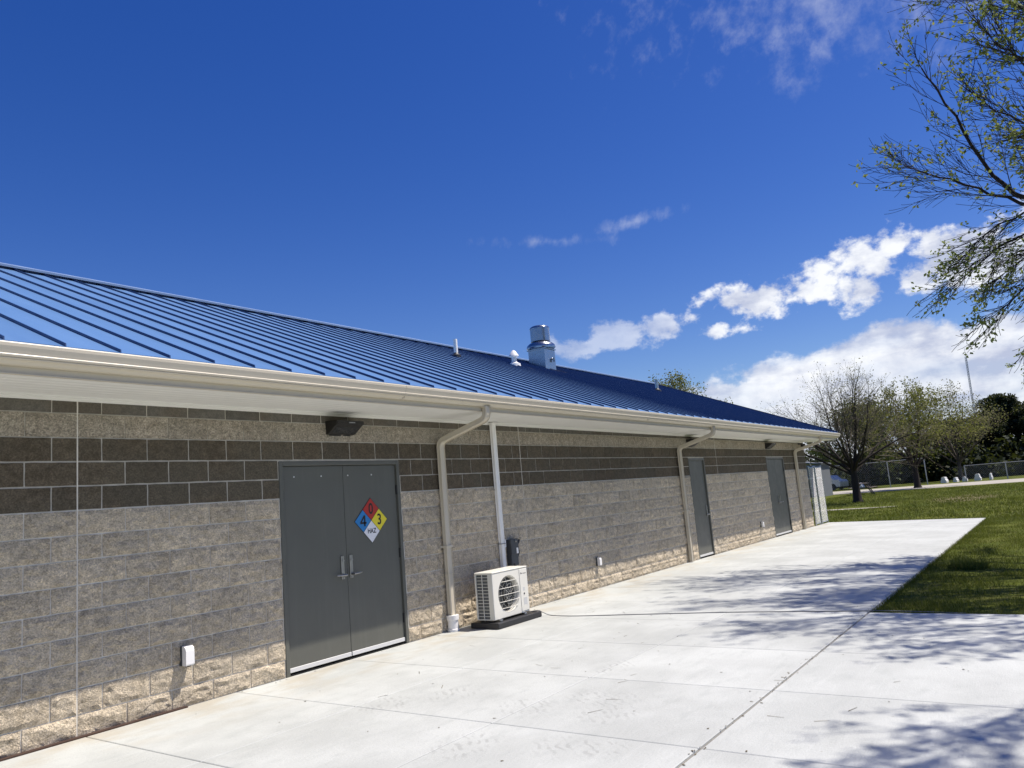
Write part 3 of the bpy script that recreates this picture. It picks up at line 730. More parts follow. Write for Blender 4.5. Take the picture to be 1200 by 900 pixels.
mb = MB(); mb.tube([(.088,-.05,.08),(.13,-.055,.10),(.17,-.055,.145),(.19,-.05,.16)], .016, 8); mb.tube([(.088,-.05,.07),(.14,-.06,.06),(.15,-.06,-.02),(.11,-.05,-.10),(.02,-.06,-.24),(-.12,-.14,-.36)], .012, 8); mb.build('whip', M_BLACK, db, 'x')
MB().box(.03, .075, -.108, -.1065, -.02, .06).build('sticker', M_PVC, db)

# ------------------------------------------------------------------ heat pump
pd = thing('equipment_pad', 'black plastic pad under the outdoor heat pump unit', 'pad', loc=(5.26, -.425, 0))
mb = MB(); mb.bbox(-.49, .49, -.24, .215, .002, .074, .008); mb.build('pad', M_BLACK, pd)
ac = thing('heat_pump', 'ivory outdoor heat pump unit with a round fan grille standing on a black pad', 'heat pump', loc=(4.822, -.572, .1))
AW, AD, AH = .785, .285, .578
FX, FZ, FR = .345, .285, .236
NS = 48
mb = MB()   # front sheet with a round opening
outer = []
for j in range(NS):
    t = 2*math.pi*(j+.5)/NS; c, s = math.cos(t), math.sin(t)
    kx = ((AW-.006-FX)/c if c > 0 else (.006-FX)/c) if abs(c) > 1e-6 else 9; kz = ((AH-.006-FZ)/s if s > 0 else (.006-FZ)/s) if abs(s) > 1e-6 else 9
    k = min(kx, kz); outer.append((FX+c*k, 0, FZ+s*k))
# snap nearest outer points onto the corners
for cx, cz in ((.006,.006),(AW-.006,.006),(.006,AH-.006),(AW-.006,AH-.006)):
    j = min(range(NS), key=lambda q: (outer[q][0]-cx)**2+(outer[q][2]-cz)**2); outer[j] = (cx, 0, cz)
inn = [(FX+FR*math.cos(2*math.pi*(j+.5)/NS), 0, FZ+FR*math.sin(2*math.pi*(j+.5)/NS)) for j in range(NS)]
lip = [(FX+(FR-.012)*math.cos(2*math.pi*(j+.5)/NS), .02, FZ+(FR-.012)*math.sin(2*math.pi*(j+.5)/NS)) for j in range(NS)]
deep = [(x, .085, z) for x, _, z in lip]
mb.add(outer+inn+lip+deep, [(j+o*NS, (j+1) % NS+o*NS, (j+1) % NS+(o+1)*NS, j+(o+1)*NS) for o in range(3) for j in range(NS)])
# edges, top, sides
mb.add([(.006,0,.006),(AW-.006,0,.006),(AW-.006,0,AH-.006),(.006,0,AH-.006),(0,.006,0),(AW,.006,0),(AW,.006,AH),(0,.006,AH)], [(4,5,1,0),(5,6,2,1),(6,7,3,2),(7,4,0,3)])
mb.box(.004, AW-.004, .0062, AD, AH-.012, AH-.0005); mb.box(AW-.012, AW-.0005, .0062, AD, 0.0, AH-.0125); mb.box(.0, AW-.0125, .0062, AD, .0, .012); mb.box(0.014, AW-.0125, AD-.006, AD-.001, .0125, AH-.0125)
# left side: posts and louvre bars
mb.box(0, .012, .0062, .075, .0125, AH-.0125); mb.box(0, .012, AD-.022, AD, .0125, AH-.0125)
case = mb.build('casing', M_ACW, ac)
tp = MB(); tp.bbox(-.004, AW+.004, -.006, AD+.004, AH, AH+.016, .006); tp.build('top_cover', M_ACW, ac)
gl = MB()
for k in range(13): z = .045+k*.0405; gl.box(.001, .010, .0755, AD-.0225, z, z+.006)
gl.box(.0003, .011, .165, .173, .0127, AH-.0127)
gl.build('side_louvre', M_ACW, ac)
MB().box(.020, .034, .03, AD-.02, .0125, AH-.0125).build('coil', M_COIL, ac)
MB().box(.05, AW-.25, .088, .10, .0125, AH-.0125).build('fan_shroud', M_DARKIN, ac)
fb = MB()
for k in range(3):
    a0 = k*2*math.pi/3+.4; pts = []
    for i in range(7):
        r = .05+.16*i/6
        for q in range(2): a = a0+(.15+.75*q)+.35*i/6; pts.append((FX+r*math.cos(a), .055+.022*q, FZ+r*math.sin(a)))
    fb.add(pts, [(2*i, 2*i+1, 2*i+3, 2*i+2) for i in range(6)])
fb.tube([(FX, .04, FZ), (FX, .084, FZ)], .055, 16)
fb.build('fan', M_DARKIN, ac)
gb = MB()
for k in range(5):
    z = FZ-.165+k*.083; hw = math.sqrt(max(.001, FR**2-(z-FZ)**2))-.004
    n = 10; gb.tube([(FX-hw+2*hw*i/n, -.004-.014*(1-((2*i/n)-1)**2), z) for i in range(n+1)], .0040, 5)
for r in np.linspace(.03, FR-.012, 5):
    n = 36; gb.tube([(FX+r*math.cos(2*math.pi*i/n), -.002-.010*(1-(r/FR)**2), FZ+r*math.sin(2*math.pi*i/n)) for i in range(n+1)], .0009, 3, cap=False)
for k in range(10):
    a = 2*math.pi*k/10; gb.tube([(FX+.03*math.cos(a), -.012, FZ+.03*math.sin(a)), (FX+FR*math.cos(a), -.002, FZ+FR*math.sin(a))], .0013, 3, cap=False)
gb.build('fan_grille', M_ACW, ac)
sb = MB(); sb.bbox(.598, AW-.010, -.006, -.0005, .020, AH-.012, .003); sb.build('service_panel', M_ACW, ac)
M_MARK = simple('grey_print', (.20, .19, .18), .6); M_NOTE = simple('label_paper', (.55, .55, .53), .6)
lg = MB()
for i, (w_, h_) in enumerate(((.016,.022),(.014,.012),(.004,.020),(.013,.012),(.013,.012),(.012,.012),(.014,.012))):
    x0 = .622+i*.0185; lg.box(x0, x0+w_, -.0072, -.0061, .500, .500+h_)
lg.build('maker_mark', M_MARK, ac)
kn = MB(); kn.tube([(.675, -.006, .242), (.675, -.012, .242)], .011, 10); kn.build('knob', M_BLACK, ac)
lb = MB(); lb.box(.655, .735, -.0070, -.0061, .10, .19); lb.box(.655, .70, -.0070, -.0061, .28, .325); lb.build('label_plate', M_NOTE, ac)
for fx in (.08, .62):
    mb = MB(); mb.bbox(fx, fx+.05, -.03, AD+.03, -.026, -.001, .003); mb.build('foot', M_GALV, ac)
pm_ = MB(); pm_.tube([(.90,.28,.62),(.93,.24,.30),(.86,.20,.10),(.79,.18,.12)], .018, 8); pm_.build('hose', M_BLACK, ac, 'x')

cbl = MB(); pts = [(5.66,-.30,.03),(5.72,-.60,.085),(5.78,-.66,.05),(5.82,-.76,.008),(5.80,-1.05,.006),(5.86,-1.38,.006),(6.0,-1.9,.006),(6.12,-2.4,.006),(6.27,-3.04,.006),(6.36,-3.6,.006),(6.44,-4.2,.006),(6.50,-4.6,.006),(6.56,-4.9,.0),(6.6,-5.6,-.02)]
def catmull(P, n=6):
    P = [Vector(p) for p in P]; out = []
    for i in range(len(P)-1):
        a, b, c, d = P[max(i-1,0)], P[i], P[i+1], P[min(i+2,len(P)-1)]
        for k in range(n):
            t = k/n; out.append(.5*((2*b)+(c-a)*t+(2*a-5*b+4*c-d)*t*t+(3*b-a-3*c+d)*t**3))
    return out+[P[-1]]
cbl.tube(catmull(pts), .0058, 6); tag(cbl.build('power_cord', M_CABLE, None, 'all'), 'thin grey cord running from the heat pump across the concrete to the grass', 'cord')

# ------------------------------------------------------------------ things on the roof
def roof_z(x, y): return ZE+SL*(y-YE)+SAG*x
ef = thing('exhaust_fan', 'shiny galvanised roof exhaust fan on a square curb near the ridge', 'exhaust fan', loc=(14.22, 4.38, 0))
mb = MB(); z = roof_z(14.22, 4.38); mb.add([(-.26,-.26,z-.13),(.26,-.26,z-.13),(.26,.26,z+.08),(-.26,.26,z+.08),(-.26,-.26,5.56),(.26,-.26,5.56),(.26,.26,5.56),(-.26,.26,5.56)], [(4,5,6,7),(0,1,5,4),(1,2,6,5),(2,3,7,6),(3,0,4,7)])
mb.box(-.29, .29, -.29, .29, 5.535, 5.56); mb.build('curb', M_GALV, ef)
MB().add([(-.42,-.55,z-.22),(.42,-.55,z-.22),(.42,.30,z+.13),(-.42,.30,z+.13)], [(0,1,2,3)]).build('flashing', M_GALV, ef)
mb = MB(); mb.lathe((0,0,5.565), [(.31,0),(.365,.012),(.395,.045),(.395,.075),(.375,.12),(.32,.17),(.262,.198),(.20,.205)], 36); mb.build('wind_band', M_GALV, ef, 'x')
mb = MB(); mb.lathe((0,0,5.77), [(.21,0),(.255,.01),(.265,.02),(.265,.365),(.27,.37),(.27,.395),(.255,.42),(.21,.445),(.12,.455),(.02,.458)], 36); mb.build('motor_cover', M_GALV, ef, 'x')
hb = MB(); hb.tube([(.10,-.262,5.28),(.10,-.31,5.28),(.10,-.31,5.20)], .03, 10); hb.build('junction_box', M_GALV, ef)
def pipe(name, x, y, h, r, label, cap, mt):
    t = thing(name, label, 'vent pipe', 'vent pipes on the blue roof', (x, y, roof_z(x, y)))
    mb = MB(); mb.lathe((0,0,0), [(r,-.05),(r,h),(r*.8,h+.002),(r*.8,h-.03)], 16); mb.build('pipe', mt, t, 'x')
    bm_ = MB(); bm_.lathe((0,0,0), [(r*2.6,-.07),(r*2.4,.02),(r*1.25,.06),(r*1.1,.075)], 16); bm_.build('boot', M_BLACK if not cap else mt, t, 'x')
    if cap:
        cm = MB(); cm.lathe((0,0,h-.06), [(r*1.2,-.02),(r*2.0,.0),(r*1.9,.02),(r*.9,.12),(r*.3,.15),(.004,.152)], 16); cm.build('cap', mt, t, 'x')
pipe('vent_pipe', 9.28, 3.36, .37, .043, 'plain pale vent pipe with a black boot, nearest on the roof', False, M_PVC)
pipe('vent_pipe', 11.80, 3.63, .27, .062, 'white vent pipe with a cone cap beside the exhaust fan', True, M_WHITE)
pipe('vent_pipe', 18.60, 3.10, .34, .048, 'bare metal vent pipe beyond the exhaust fan, farthest along the roof', False, M_GALV)

# ------------------------------------------------------------------ fence panels at the far corner
def wire_mesh(mb, x0, x1, z0, z1, y, s, r):
    d = 0.0; w, h = x1-x0, z1-z0
    k = -h
    while k < w:
        a0, a1 = max(k, 0), min(k+h, w)
        if a1-a0 > .02:
            mb.tube([(x0+a0, y, z0+a0-k), (x0+a1, y, z0+a1-k)], r, 3, cap=False); mb.tube([(x0+a0, y+.003, z1-(a0-k)), (x0+a1, y+.003, z1-(a1-k))], r, 3, cap=False)
        k += s
for i, (x0, x1, lab) in enumerate(((22.47, 23.02, 'bright galvanised chain link panel butting against the far corner of the block wall'), (23.20, 23.97, 'bright galvanised chain link panel at the end of the concrete, beyond the wall corner'))):
    f = thing('fence_panel', lab, 'fence panel', 'chain link panels past the wall corner', (0, -.03, 0))
    fr = MB()
    for px in (x0, x1): fr.tube([(px,0,.0),(px,0,1.86)], .022, 10); fr.lathe((px,0,1.86), [(.026,0),(.024,.02),(.006,.03)], 10)
    fr.tube([(x0,0,1.83),(x1,0,1.83)], .017, 8); fr.tube([(x0,0,.06),(x1,0,.06)], .017, 8); fr.build('frame', M_GALV, f, 'x')
    wm = MB(); wire_mesh(wm, x0, x1, .06, 1.83, -.012, .055, .0017); wm.build('wire', M_GALVW, f)

# ------------------------------------------------------------------ trees
def rot_about(v, ax, a): return Matrix.Rotation(a, 3, ax) @ v
def perp(d, rr):
    v = Vector((rr.gauss(0,1), rr.gauss(0,1), rr.gauss(0,1))); v -= d*v.dot(d)
    return v.normalized() if v.length > 1e-4 else Vector((1,0,0))
class Tree:
    def __init__(s, seed): s.r = random.Random(seed); s.lines = []; s.tips = []; s.tw = .0042; s.dens = 1.0; s.inner = -99
    def limb(s, pts, r0, r1, lev=1):
        P = catmull(pts, 4); n = len(P)-1
        P = [p + Vector((s.r.gauss(0,1), s.r.gauss(0,1), s.r.gauss(0,1)))*(.025 if 0 < i < n else 0) for i, p in enumerate(P)]
        s.lines.append((P, [r0+(r1-r0)*(i/n)**.8 for i in range(n+1)], lev)); return P
    def grow(s, p, d, L, r, lev, cfg):
        rr = s.r; n = cfg['seg'][lev]; P = [p.copy()]; wig = cfg['wig'][lev]; up = cfg['up'][lev]
        for i in range(n):
            d = (d + Vector((rr.gauss(0,wig), rr.gauss(0,wig), rr.gauss(0,wig)+up))).normalized()
            p = p + d*(L/n); P.append(p.copy())
        s.lines.append((P, [max(s.tw, r*(1-.75*i/n)) for i in range(n+1)], lev))
        if lev < cfg['max']: s.kids(P, L, r, lev, cfg)
        else: s.tips.append((P, d))
    def kids(s, P, L, r, lev, cfg, t0=None, count=None, spread=None, Lk=None):
        rr = s.r; n = len(P)-1; k = count or cfg['kids'][lev]; t0 = cfg['t0'][lev] if t0 is None else t0
        for q in range(k):
            t = t0+(1-t0)*(q+rr.random())/k; f = t*n; i = min(int(f), n-1)
            pp = P[i].lerp(P[i+1], f-i); d = (P[i+1]-P[i]).normalized()
            a = R(rr.gauss(cfg['ang'][lev], 9)); dd = rot_about(d, perp(d, rr), a)
            if spread: dd = (dd+spread).normalized()
            l = (Lk or L*cfg['ratio'][lev])*(1-.55*t)*rr.uniform(.7, 1.25)
            s.grow(pp, dd, l, r*cfg['rr'][lev]*(1-.5*t), lev+1, cfg)
        if lev >= 1:   # the leader runs on
            d = (P[-1]-P[-2]).normalized(); s.grow(P[-1], d, L*.35 if not Lk else Lk*.45, r*.3, min(lev+1, cfg['max']), cfg)
    def build(s, t, bark_m, leaf_m, leaf_n, leaf_s, sides=(9, 7, 4, 3, 3), split=2, nodes=1, spread=.06, twig_m=None):
        rg = np.random.default_rng(s.r.randrange(9999))
        A, B = MB(), MB()
        for P, rad, lev in s.lines: (A if lev < split else B).tube(P, rad, sides[min(lev, 4)], cap=False)
        A.build('trunk', bark_m, t, 'all')
        if B.f: B.build('branches', twig_m or bark_m, t)
        C = []
        for P, d in s.tips:
            for q in range(nodes+1):
                i = len(P)-1-q
                if i < 1 or rg.random() > (s.dens if P[-1].y > s.inner else .78): break
                c = np.array(P[i]); k = leaf_n if q == 0 else max(1, leaf_n-2)
                C.append(c+rg.normal(0, spread, (k, 3)))
        if not C: return
        C = np.concatenate(C); n = len(C)
        u = rg.normal(0, 1, (n, 3)); u /= np.linalg.norm(u, axis=1)[:, None]
        w = rg.normal(0, 1, (n, 3)); w -= u*(u*w).sum(1)[:, None]; w /= np.linalg.norm(w, axis=1)[:, None]
        sz = leaf_s*rg.uniform(.6, 1.3, n)[:, None]
        q = np.stack([C, C+u*sz*.5+w*sz*.28, C+u*sz, C+u*sz*.5-w*sz*.28], 1).reshape(-1, 3)
        link('foliage', fastmesh('foliage', q, np.arange(4*n).reshape(-1, 4), leaf_m), t)

CFG = dict(max=3, seg=[6, 7, 6, 4], wig=[.06, .07, .08, .11], up=[.0, .05, .035, .02], kids=[0, 15, 8, 4], t0=[.3, .25, .15, .2], ang=[40, 29, 29, 36], ratio=[.5, .5, .5, .42], rr=[.6, .40, .5, .5])
DRP = dict(CFG, up=[.0, -.04, -.04, .035], ang=[40, 24, 26, 34], kids=[0, 18, 8, 4])
# the tree whose crown reaches into the picture from the right; its trunk stands outside the frame
B0 = (11.4, -10.8)
t = thing('shade_tree', 'leafing spring tree whose fine branches hang into the right edge over the concrete', 'tree', 'spring trees on the lawn', (0,0,0))
T = Tree(11)
T.lines.append(([Vector((B0[0], B0[1], z)) for z in (-.1, .5, 1.2, 1.9, 2.5)], [.34, .26, .23, .22, .20], 0))
bp = lambda z: (B0[0], B0[1], z)
up_limbs = [   # control points, radius, length of side branches, how many
    ([bp(2.1), (12.1,-8.7,4.4), (12.7,-7.15,5.75), (13.0,-6.45,6.7), (13.0,-6.05,8.0), (12.9,-5.65,9.1)], .078, 1.75, 19),
    ([(12.6,-7.35,5.6), (12.9,-6.6,6.2), (13.1,-5.8,6.85), (13.1,-5.1,7.35)], .042, 1.6, 22),
    ([bp(2.4), (10.9,-9.2,5.2), (10.5,-8.0,6.8), (10.2,-7.2,7.4), (10.0,-6.85,7.7)], .06, 1.4, 22),
    ([(10.4,-9.2,5.0), (9.8,-8.0,7.0), (9.6,-7.3,7.8)], .05, 1.3, 18),
    ([(11.7,-9.6,3.6), (12.6,-8.2,6.0), (13.4,-7.4,8.2), (13.7,-7.0,9.6)], .06, 1.7, 22),
    ([bp(2.5), (11.6,-10.6,6), (11.9,-10.2,9.2)], .09, 2.5, 18),
    ([bp(2.3), (10.2,-12,5.2), (8.6,-13,7.6)], .08, 2.2, 14),
    ([bp(2.3), (13.2,-12.4,5), (14.6,-13.6,7.2)], .08, 2.2, 14),
    ([bp(2.0), (11.2,-13,4.4), (11,-15,5.6)], .08, 2.2, 14),
    ([bp(2.2), (9.6,-10.2,5.0), (7.6,-9.7,6.6), (5.8,-9.2,7.5), (4.6,-8.9,8.0)], .028, 1.7, 28),
    ([(9.6,-10.2,5.0), (8.4,-9.2,6.6), (7.6,-8.6,7.4)], .05, 1.8, 20),
    ([bp(2.4), (9.9,-10.4,6.0), (8.8,-9.2,7.9), (8.4,-8.5,8.8)], .07, 1.8, 20),
    ([bp(2.3), (13.4,-10.4,5.2), (15.4,-9.8,7.0)], .07, 2.1, 18),
    ([bp(2.4), (12.6,-9.4,6.2), (13.6,-8.2,8.6)], .07, 2.0, 18),
    ([(11.0,-9.6,4.0), (11.6,-8.4,5.6), (11.9,-7.3,6.8), (12.0,-6.6,7.6)], .05, 1.7, 26),
    ([(10.6,-9.4,4.4), (10.9,-8.2,5.8), (11.0,-7.3,6.5)], .05, 1.6, 26),
    ([(11.0,-9.8,5.0), (11.2,-8.8,7.4), (11.3,-7.9,8.9)], .05, 1.8, 24),
    ([(9.9,-10.0,5.0), (9.2,-8.8,6.4), (8.9,-8.0,7.0)], .05, 1.6, 24),
    ([(11.8,-9.8,5.0), (12.2,-8.3,8.0), (12.4,-7.2,10.0), (12.5,-6.4,11.0)], .05, 2.2, 30),
    ([(11.5,-9.8,5.0), (11.2,-8.2,9.0), (11.0,-6.9,11.0)], .05, 2.2, 30),
    ([(12.4,-9.0,7.0), (13.2,-7.2,9.9), (13.5,-5.9,11.3)], .045, 2.0, 30),
    ([(11.2,-9.6,6.0), (11.4,-8.8,9.5), (11.6,-8.2,11.0)], .05, 2.1, 28),
    ([(10.5,-9.7,5.5), (9.8,-8.6,8.6), (9.4,-7.8,10.2)], .05, 2.0, 28),
    ([(10.8,-9.6,4.2), (10.6,-8.6,6.6), (10.4,-7.8,8.0)], .05, 1.7, 26),
    ([(11.6,-9.8,4.8), (12.2,-8.7,7.0), (12.6,-8.0,8.4)], .05, 1.8, 26),
    ([(12.0,-9.2,4.4), (12.9,-8.0,6.2), (13.4,-7.3,7.2)], .05, 1.7, 26),
    ([(10.6,-9.8,4.6), (10.0,-9.0,6.0), (9.6,-8.4,6.6)], .05, 1.7, 24),
    ([(12.2,-9.8,4.6), (13.6,-8.6,6.4), (14.4,-7.6,7.2)], .05, 1.8, 24),
]
for P, r, Lk, ct in up_limbs:
    Q = T.limb(P, r, r*.16); T.kids(Q, Lk, r*.42, 1, CFG, t0=.72 if P[-1][0] < 5 else .36, Lk=Lk, count=ct)
dr_limbs = [
    ([bp(2.0), (12.0,-8.9,4.5), (12.4,-7.5,5.3), (12.6,-6.6,5.35), (12.8,-5.8,4.95)], .05, 1.75, 20),
    ([(12.05,-8.7,4.6), (12.8,-7.5,5.7), (13.0,-6.6,5.85), (13.1,-5.9,5.5)], .04, 1.6, 18),
    ([bp(2.1), (11.8,-9.1,4.3), (12.2,-7.8,4.8), (12.4,-6.9,4.6), (12.5,-6.2,4.15)], .05, 1.6, 20),
    ([bp(2.2), (13.4,-9.2,4.9), (14.4,-7.7,5.3), (14.9,-7.0,4.5), (15.0,-6.7,3.8)], .045, 1.4, 26),
    ([(13.0,-9.6,4.6), (13.9,-8.0,5.2), (14.0,-7.1,5.4), (13.9,-6.4,5.1)], .04, 1.5, 20),
]
for P, r, Lk, ct in dr_limbs:
    Q = T.limb(P, r, r*.18); T.kids(Q, Lk, r*.42, 1, DRP, t0=.40, Lk=Lk, count=ct, spread=Vector((0, .30, -.22)))
T.dens = .42; T.inner = -7.35; T.build(t, M_BARKD, M_LEAF, 5, .080, split=2, nodes=0, spread=.032)  # leaves thickened beyond the view to deepen the shade on the lawn

def tree(x, y, h, cr, seed, label, leafm, barkm, n_limb=9, leaf_n=4, leaf_s=.13, lean=0., trunk_r=.2, fork=.28, name='tree', group='spring trees on the lawn', kids=(9, 7, 4), spread=.12, upb=.05, zmin=.12, nodes=1, wide=1.0):
    t = thing(name, label, 'tree', group, (x, y, 0)); T = Tree(seed); rr = T.r
    fz = h*fork
    T.lines.append(([Vector((lean*q, 0, fz*q-.1)) for q in (0, .12, .4, .75, 1.0)], [trunk_r*k for k in (1.5, 1.08, .9, .82, .8)], 0))
    cfg = dict(max=3, seg=[6,5,4,3], wig=[.05,.09,.11,.12], up=[0,upb,upb,.02], kids=[0,*kids], t0=[.3,.25,.2,.15], ang=[40,36,36,38], ratio=[.5,.5,.5,.5], rr=[.6,.45,.5,.5])
    for k in range(n_limb):
        a = 2*math.pi*(k+rr.uniform(-.3,.3))/n_limb; e = rr.uniform(zmin, 1.0) if k % 3 else rr.uniform(.75, 1.0)
        el_ = R(15+68*e); R_ = cr*wide*math.cos(el_)*rr.uniform(.75, .95); H_ = (h-fz)*max(.15, math.sin(el_))*rr.uniform(.72, .92)
        p0 = Vector((lean, 0, fz*rr.uniform(.72, 1.0))); e1 = Vector((lean+R_*math.cos(a), R_*math.sin(a), fz*.8+H_))
        md = p0.lerp(e1, .5)+Vector((R_*.14*math.cos(a), R_*.14*math.sin(a), -.02*h if el_ > .8 else .06*h))
        Q = T.limb([p0, md, e1], trunk_r*.38, trunk_r*.08)
        T.kids(Q, cr*.55, trunk_r*.26, 1, cfg, t0=.25, Lk=cr*.62)
    T.build(t, barkm, leafm, leaf_n, leaf_s, split=2, nodes=nodes, spread=spread, twig_m=M_TWIG); return t
tree(26.0, -9.6, 7.6, 3.4, 21, 'leafier spring tree at the right edge of the lawn beyond the hanging branches', M_LEAF, M_BARKD, 10, 5, .075, spread=.10, trunk_r=.17, kids=(9, 8, 4))
tree(41.4, 2.6, 6.9, 4.7, 31, 'bare-topped budding tree with a dark trunk on the lawn just right of the building corner', M_BUDS, M_BARKD, 17, 2, .085, trunk_r=.22, nodes=0, fork=.26, kids=(12, 8, 5), spread=.12, upb=.03, wide=1.05)
tree(64.3, 2.9, 8.4, 4.6, 41, 'olive-green leafing tree beside the pale road, right of the dark-trunked tree', M_OLIVE, M_BARKD, 14, 6, .17, trunk_r=.24, fork=.22, kids=(9, 7, 4), spread=.22)
tree(62.0, 21.0, 12.0, 5.0, 51, 'yellow-green treetop showing over the far end of the blue roof', M_OLIVE, M_BARK, 12, 8, .20, trunk_r=.3, fork=.25, kids=(9, 7, 4), spread=.25)
tree(82.0, 1.6, 9.0, 5.0, 55, 'pale budding tree behind the chain link fence, left of the dark evergreens', M_BUDS, M_BARK, 12, 4, .17, trunk_r=.2, fork=.2, kids=(9, 7, 4), spread=.25)
tree(80.0, 9.5, 8.0, 5.0, 56, 'dull green tree in the shade behind the dark-trunked tree', M_MIDLEAF, M_BARKD, 12, 8, .26, trunk_r=.22, fork=.16, kids=(8, 6, 4), spread=.35, group='trees beyond the road')

def evergreen(x, y, h, w, seed, label, leafm=M_DKLEAF, n=46, per=260, base=.10, name='evergreen_tree'):
    rg = np.random.default_rng(seed); t = thing(name, label, 'tree', 'dark evergreens beyond the road', (x, y, 0))
    tr = MB(); tr.tube([(0,0,-.1),(.05,0,h*.3),(0,.1,h*.7)], [.28,.22,.08], 8)
    pts = []
    for k in range(n):
        u = base+(1-base)*rg.random()**.85; prof = math.sin(min(1, (u-base*.5)/.55)*math.pi/2)*(1-max(0, (u-.55)/.45)**1.7*.62)
        a = rg.uniform(0, 6.283); rr_ = w*prof*math.sqrt(rg.uniform(.15, 1)); c = np.array([rr_*math.cos(a), rr_*math.sin(a), u*h*.93])
        s_ = w*rg.uniform(.16, .30); m_ = int(per*rg.uniform(.6, 1.3))
        d = rg.normal(0, 1, (m_, 3)); d /= np.linalg.norm(d, axis=1)[:, None]; pts.append(c+d*s_*rg.uniform(.35, 1.0, (m_, 1))*np.array([1, 1, .75]))
        tr.tube([(0,0,max(.3, c[2]-h*.10)), tuple(c)], [.06, .02], 4, cap=False)
    tr.build('trunk', M_BARKD, t)
    C = np.concatenate(pts); m_ = len(C)
    u_ = rg.normal(0, 1, (m_, 3)); u_ /= np.linalg.norm(u_, axis=1)[:, None]; v_ = np.cross(u_, rg.normal(0, 1, (m_, 3))); v_ /= np.linalg.norm(v_, axis=1)[:, None]
    s_ = .22*rg.uniform(.6, 1.4, m_)[:, None]
    q = np.stack([C, C+u_*s_*.5+v_*s_*.4, C+u_*s_, C+u_*s_*.5-v_*s_*.4], 1).reshape(-1, 3)
    link('crown', fastmesh('crown', q, np.arange(4*m_).reshape(-1, 4), leafm), t); return t
evergreen(95, -2.0, 8.7, 3.1, 61, 'tallest dark evergreen against the cloud near the right edge', n=110, per=330, base=.04)
evergreen(93, 2.8, 6.6, 2.6, 62, 'lower dark evergreen at the left of the evergreen group', n=80, per=330, base=.03)
evergreen(97, -6.0, 8.3, 3.2, 63, 'dark evergreen cut by the right edge of the view', n=110, per=330, base=.04)
evergreen(104, .5, 7.2, 2.8, 64, 'dark evergreen half hidden behind the tallest one', n=80, per=330, base=.03)
evergreen(98, 5.0, 7.0, 2.6, 65, 'mid green rounded tree between the leafing trees and the evergreens', M_MIDLEAF, n=70, per=320, base=.03)
# far shrub belt: one mass
rg = np.random.default_rng(77); P = []
for k in range(1500):
    y = rg.uniform(-75, 42); x = 86+20*rg.random()**1.5+.02*abs(y)+(8 if y < -9 else 0); s_ = rg.uniform(.7, 1.7); z = rg.uniform(.15, 4.0)*(.55 if x < 90 else 1)*(1+.25*math.sin(y*.31)+.15*math.sin(y*.83)); m_ = 130
    d = rg.normal(0, 1, (m_, 3)); d /= np.linalg.norm(d, axis=1)[:, None]; P.append(np.array([x, y, z])+d*s_*rg.uniform(.4, 1, (m_, 1)))
C = np.concatenate(P); m_ = len(C); u_ = rg.normal(0, 1, (m_, 3)); u_ /= np.linalg.norm(u_, axis=1)[:, None]; v_ = np.cross(u_, rg.normal(0, 1, (m_, 3))); v_ /= np.linalg.norm(v_, axis=1)[:, None]
s_ = .42*rg.uniform(.6, 1.4, m_)[:, None]
q = np.stack([C, C+u_*s_*.5+v_*s_*.4, C+u_*s_, C+u_*s_*.5-v_*s_*.4], 1).reshape(-1, 3)
tag(link('woodland', fastmesh('woodland', q, np.arange(4*m_).reshape(-1, 4), M_DKLEAF)), 'dark belt of far woodland beyond the road', 'woodland', kind='stuff')
rg = np.random.default_rng(78); tb = MB()
for k in range(140):
    y = rg.uniform(-75, 42); x = 88+rg.uniform(0, 18); tb.tube([(x, y, -.1), (x+rg.normal(0, .2), y+rg.normal(0, .2), rg.uniform(3, 5))], [.16, .08], 5)
tag(tb.build('trunks', M_BARKD, bpy.data.objects['woodland']), kind='stuff')

# ------------------------------------------------------------------ far chain link fence beyond the lawn
cf = thing('chain_link_fence', 'low chain link fence with a top rail along the far side of the pale road', 'fence', loc=(73.5, 0, 0))
for k in range(-9, 7):
    y = k*3.0+.4; hgt = 1.35 if y < 1.5 else 2.3
    mb = MB(); mb.tube([(0, y, -.05), (0, y, hgt)], .045, 8); mb.build('post', M_CHAIN, cf)
mb = MB(); mb.tube([(0,-26.6,1.33),(0,.4,1.33)], .03, 6); mb.build('top_rail', M_CHAIN, cf)
mb = MB(); mb.tube([(0,3.4,2.28),(0,18.4,2.28)], .03, 6); mb.build('top_rail', M_CHAIN, cf)
mb = MB()
k = -26.6
while k < .4: mb.tube([(.04, k, .03), (.04, k+1.3, 1.33)], .004, 3, cap=False); mb.tube([(.05, k+1.3, .03), (.05, k, 1.33)], .004, 3, cap=False); k += .15
k = 3.4
while k < 16: mb.tube([(.04, k, .03), (.04, k+2.2, 2.26)], .004, 3, cap=False); mb.tube([(.05, k+2.2, .03), (.05, k, 2.26)], .004, 3, cap=False); k += .18
o = mb.build('wire', M_CHAIN, cf); o['kind'] = 'stuff'

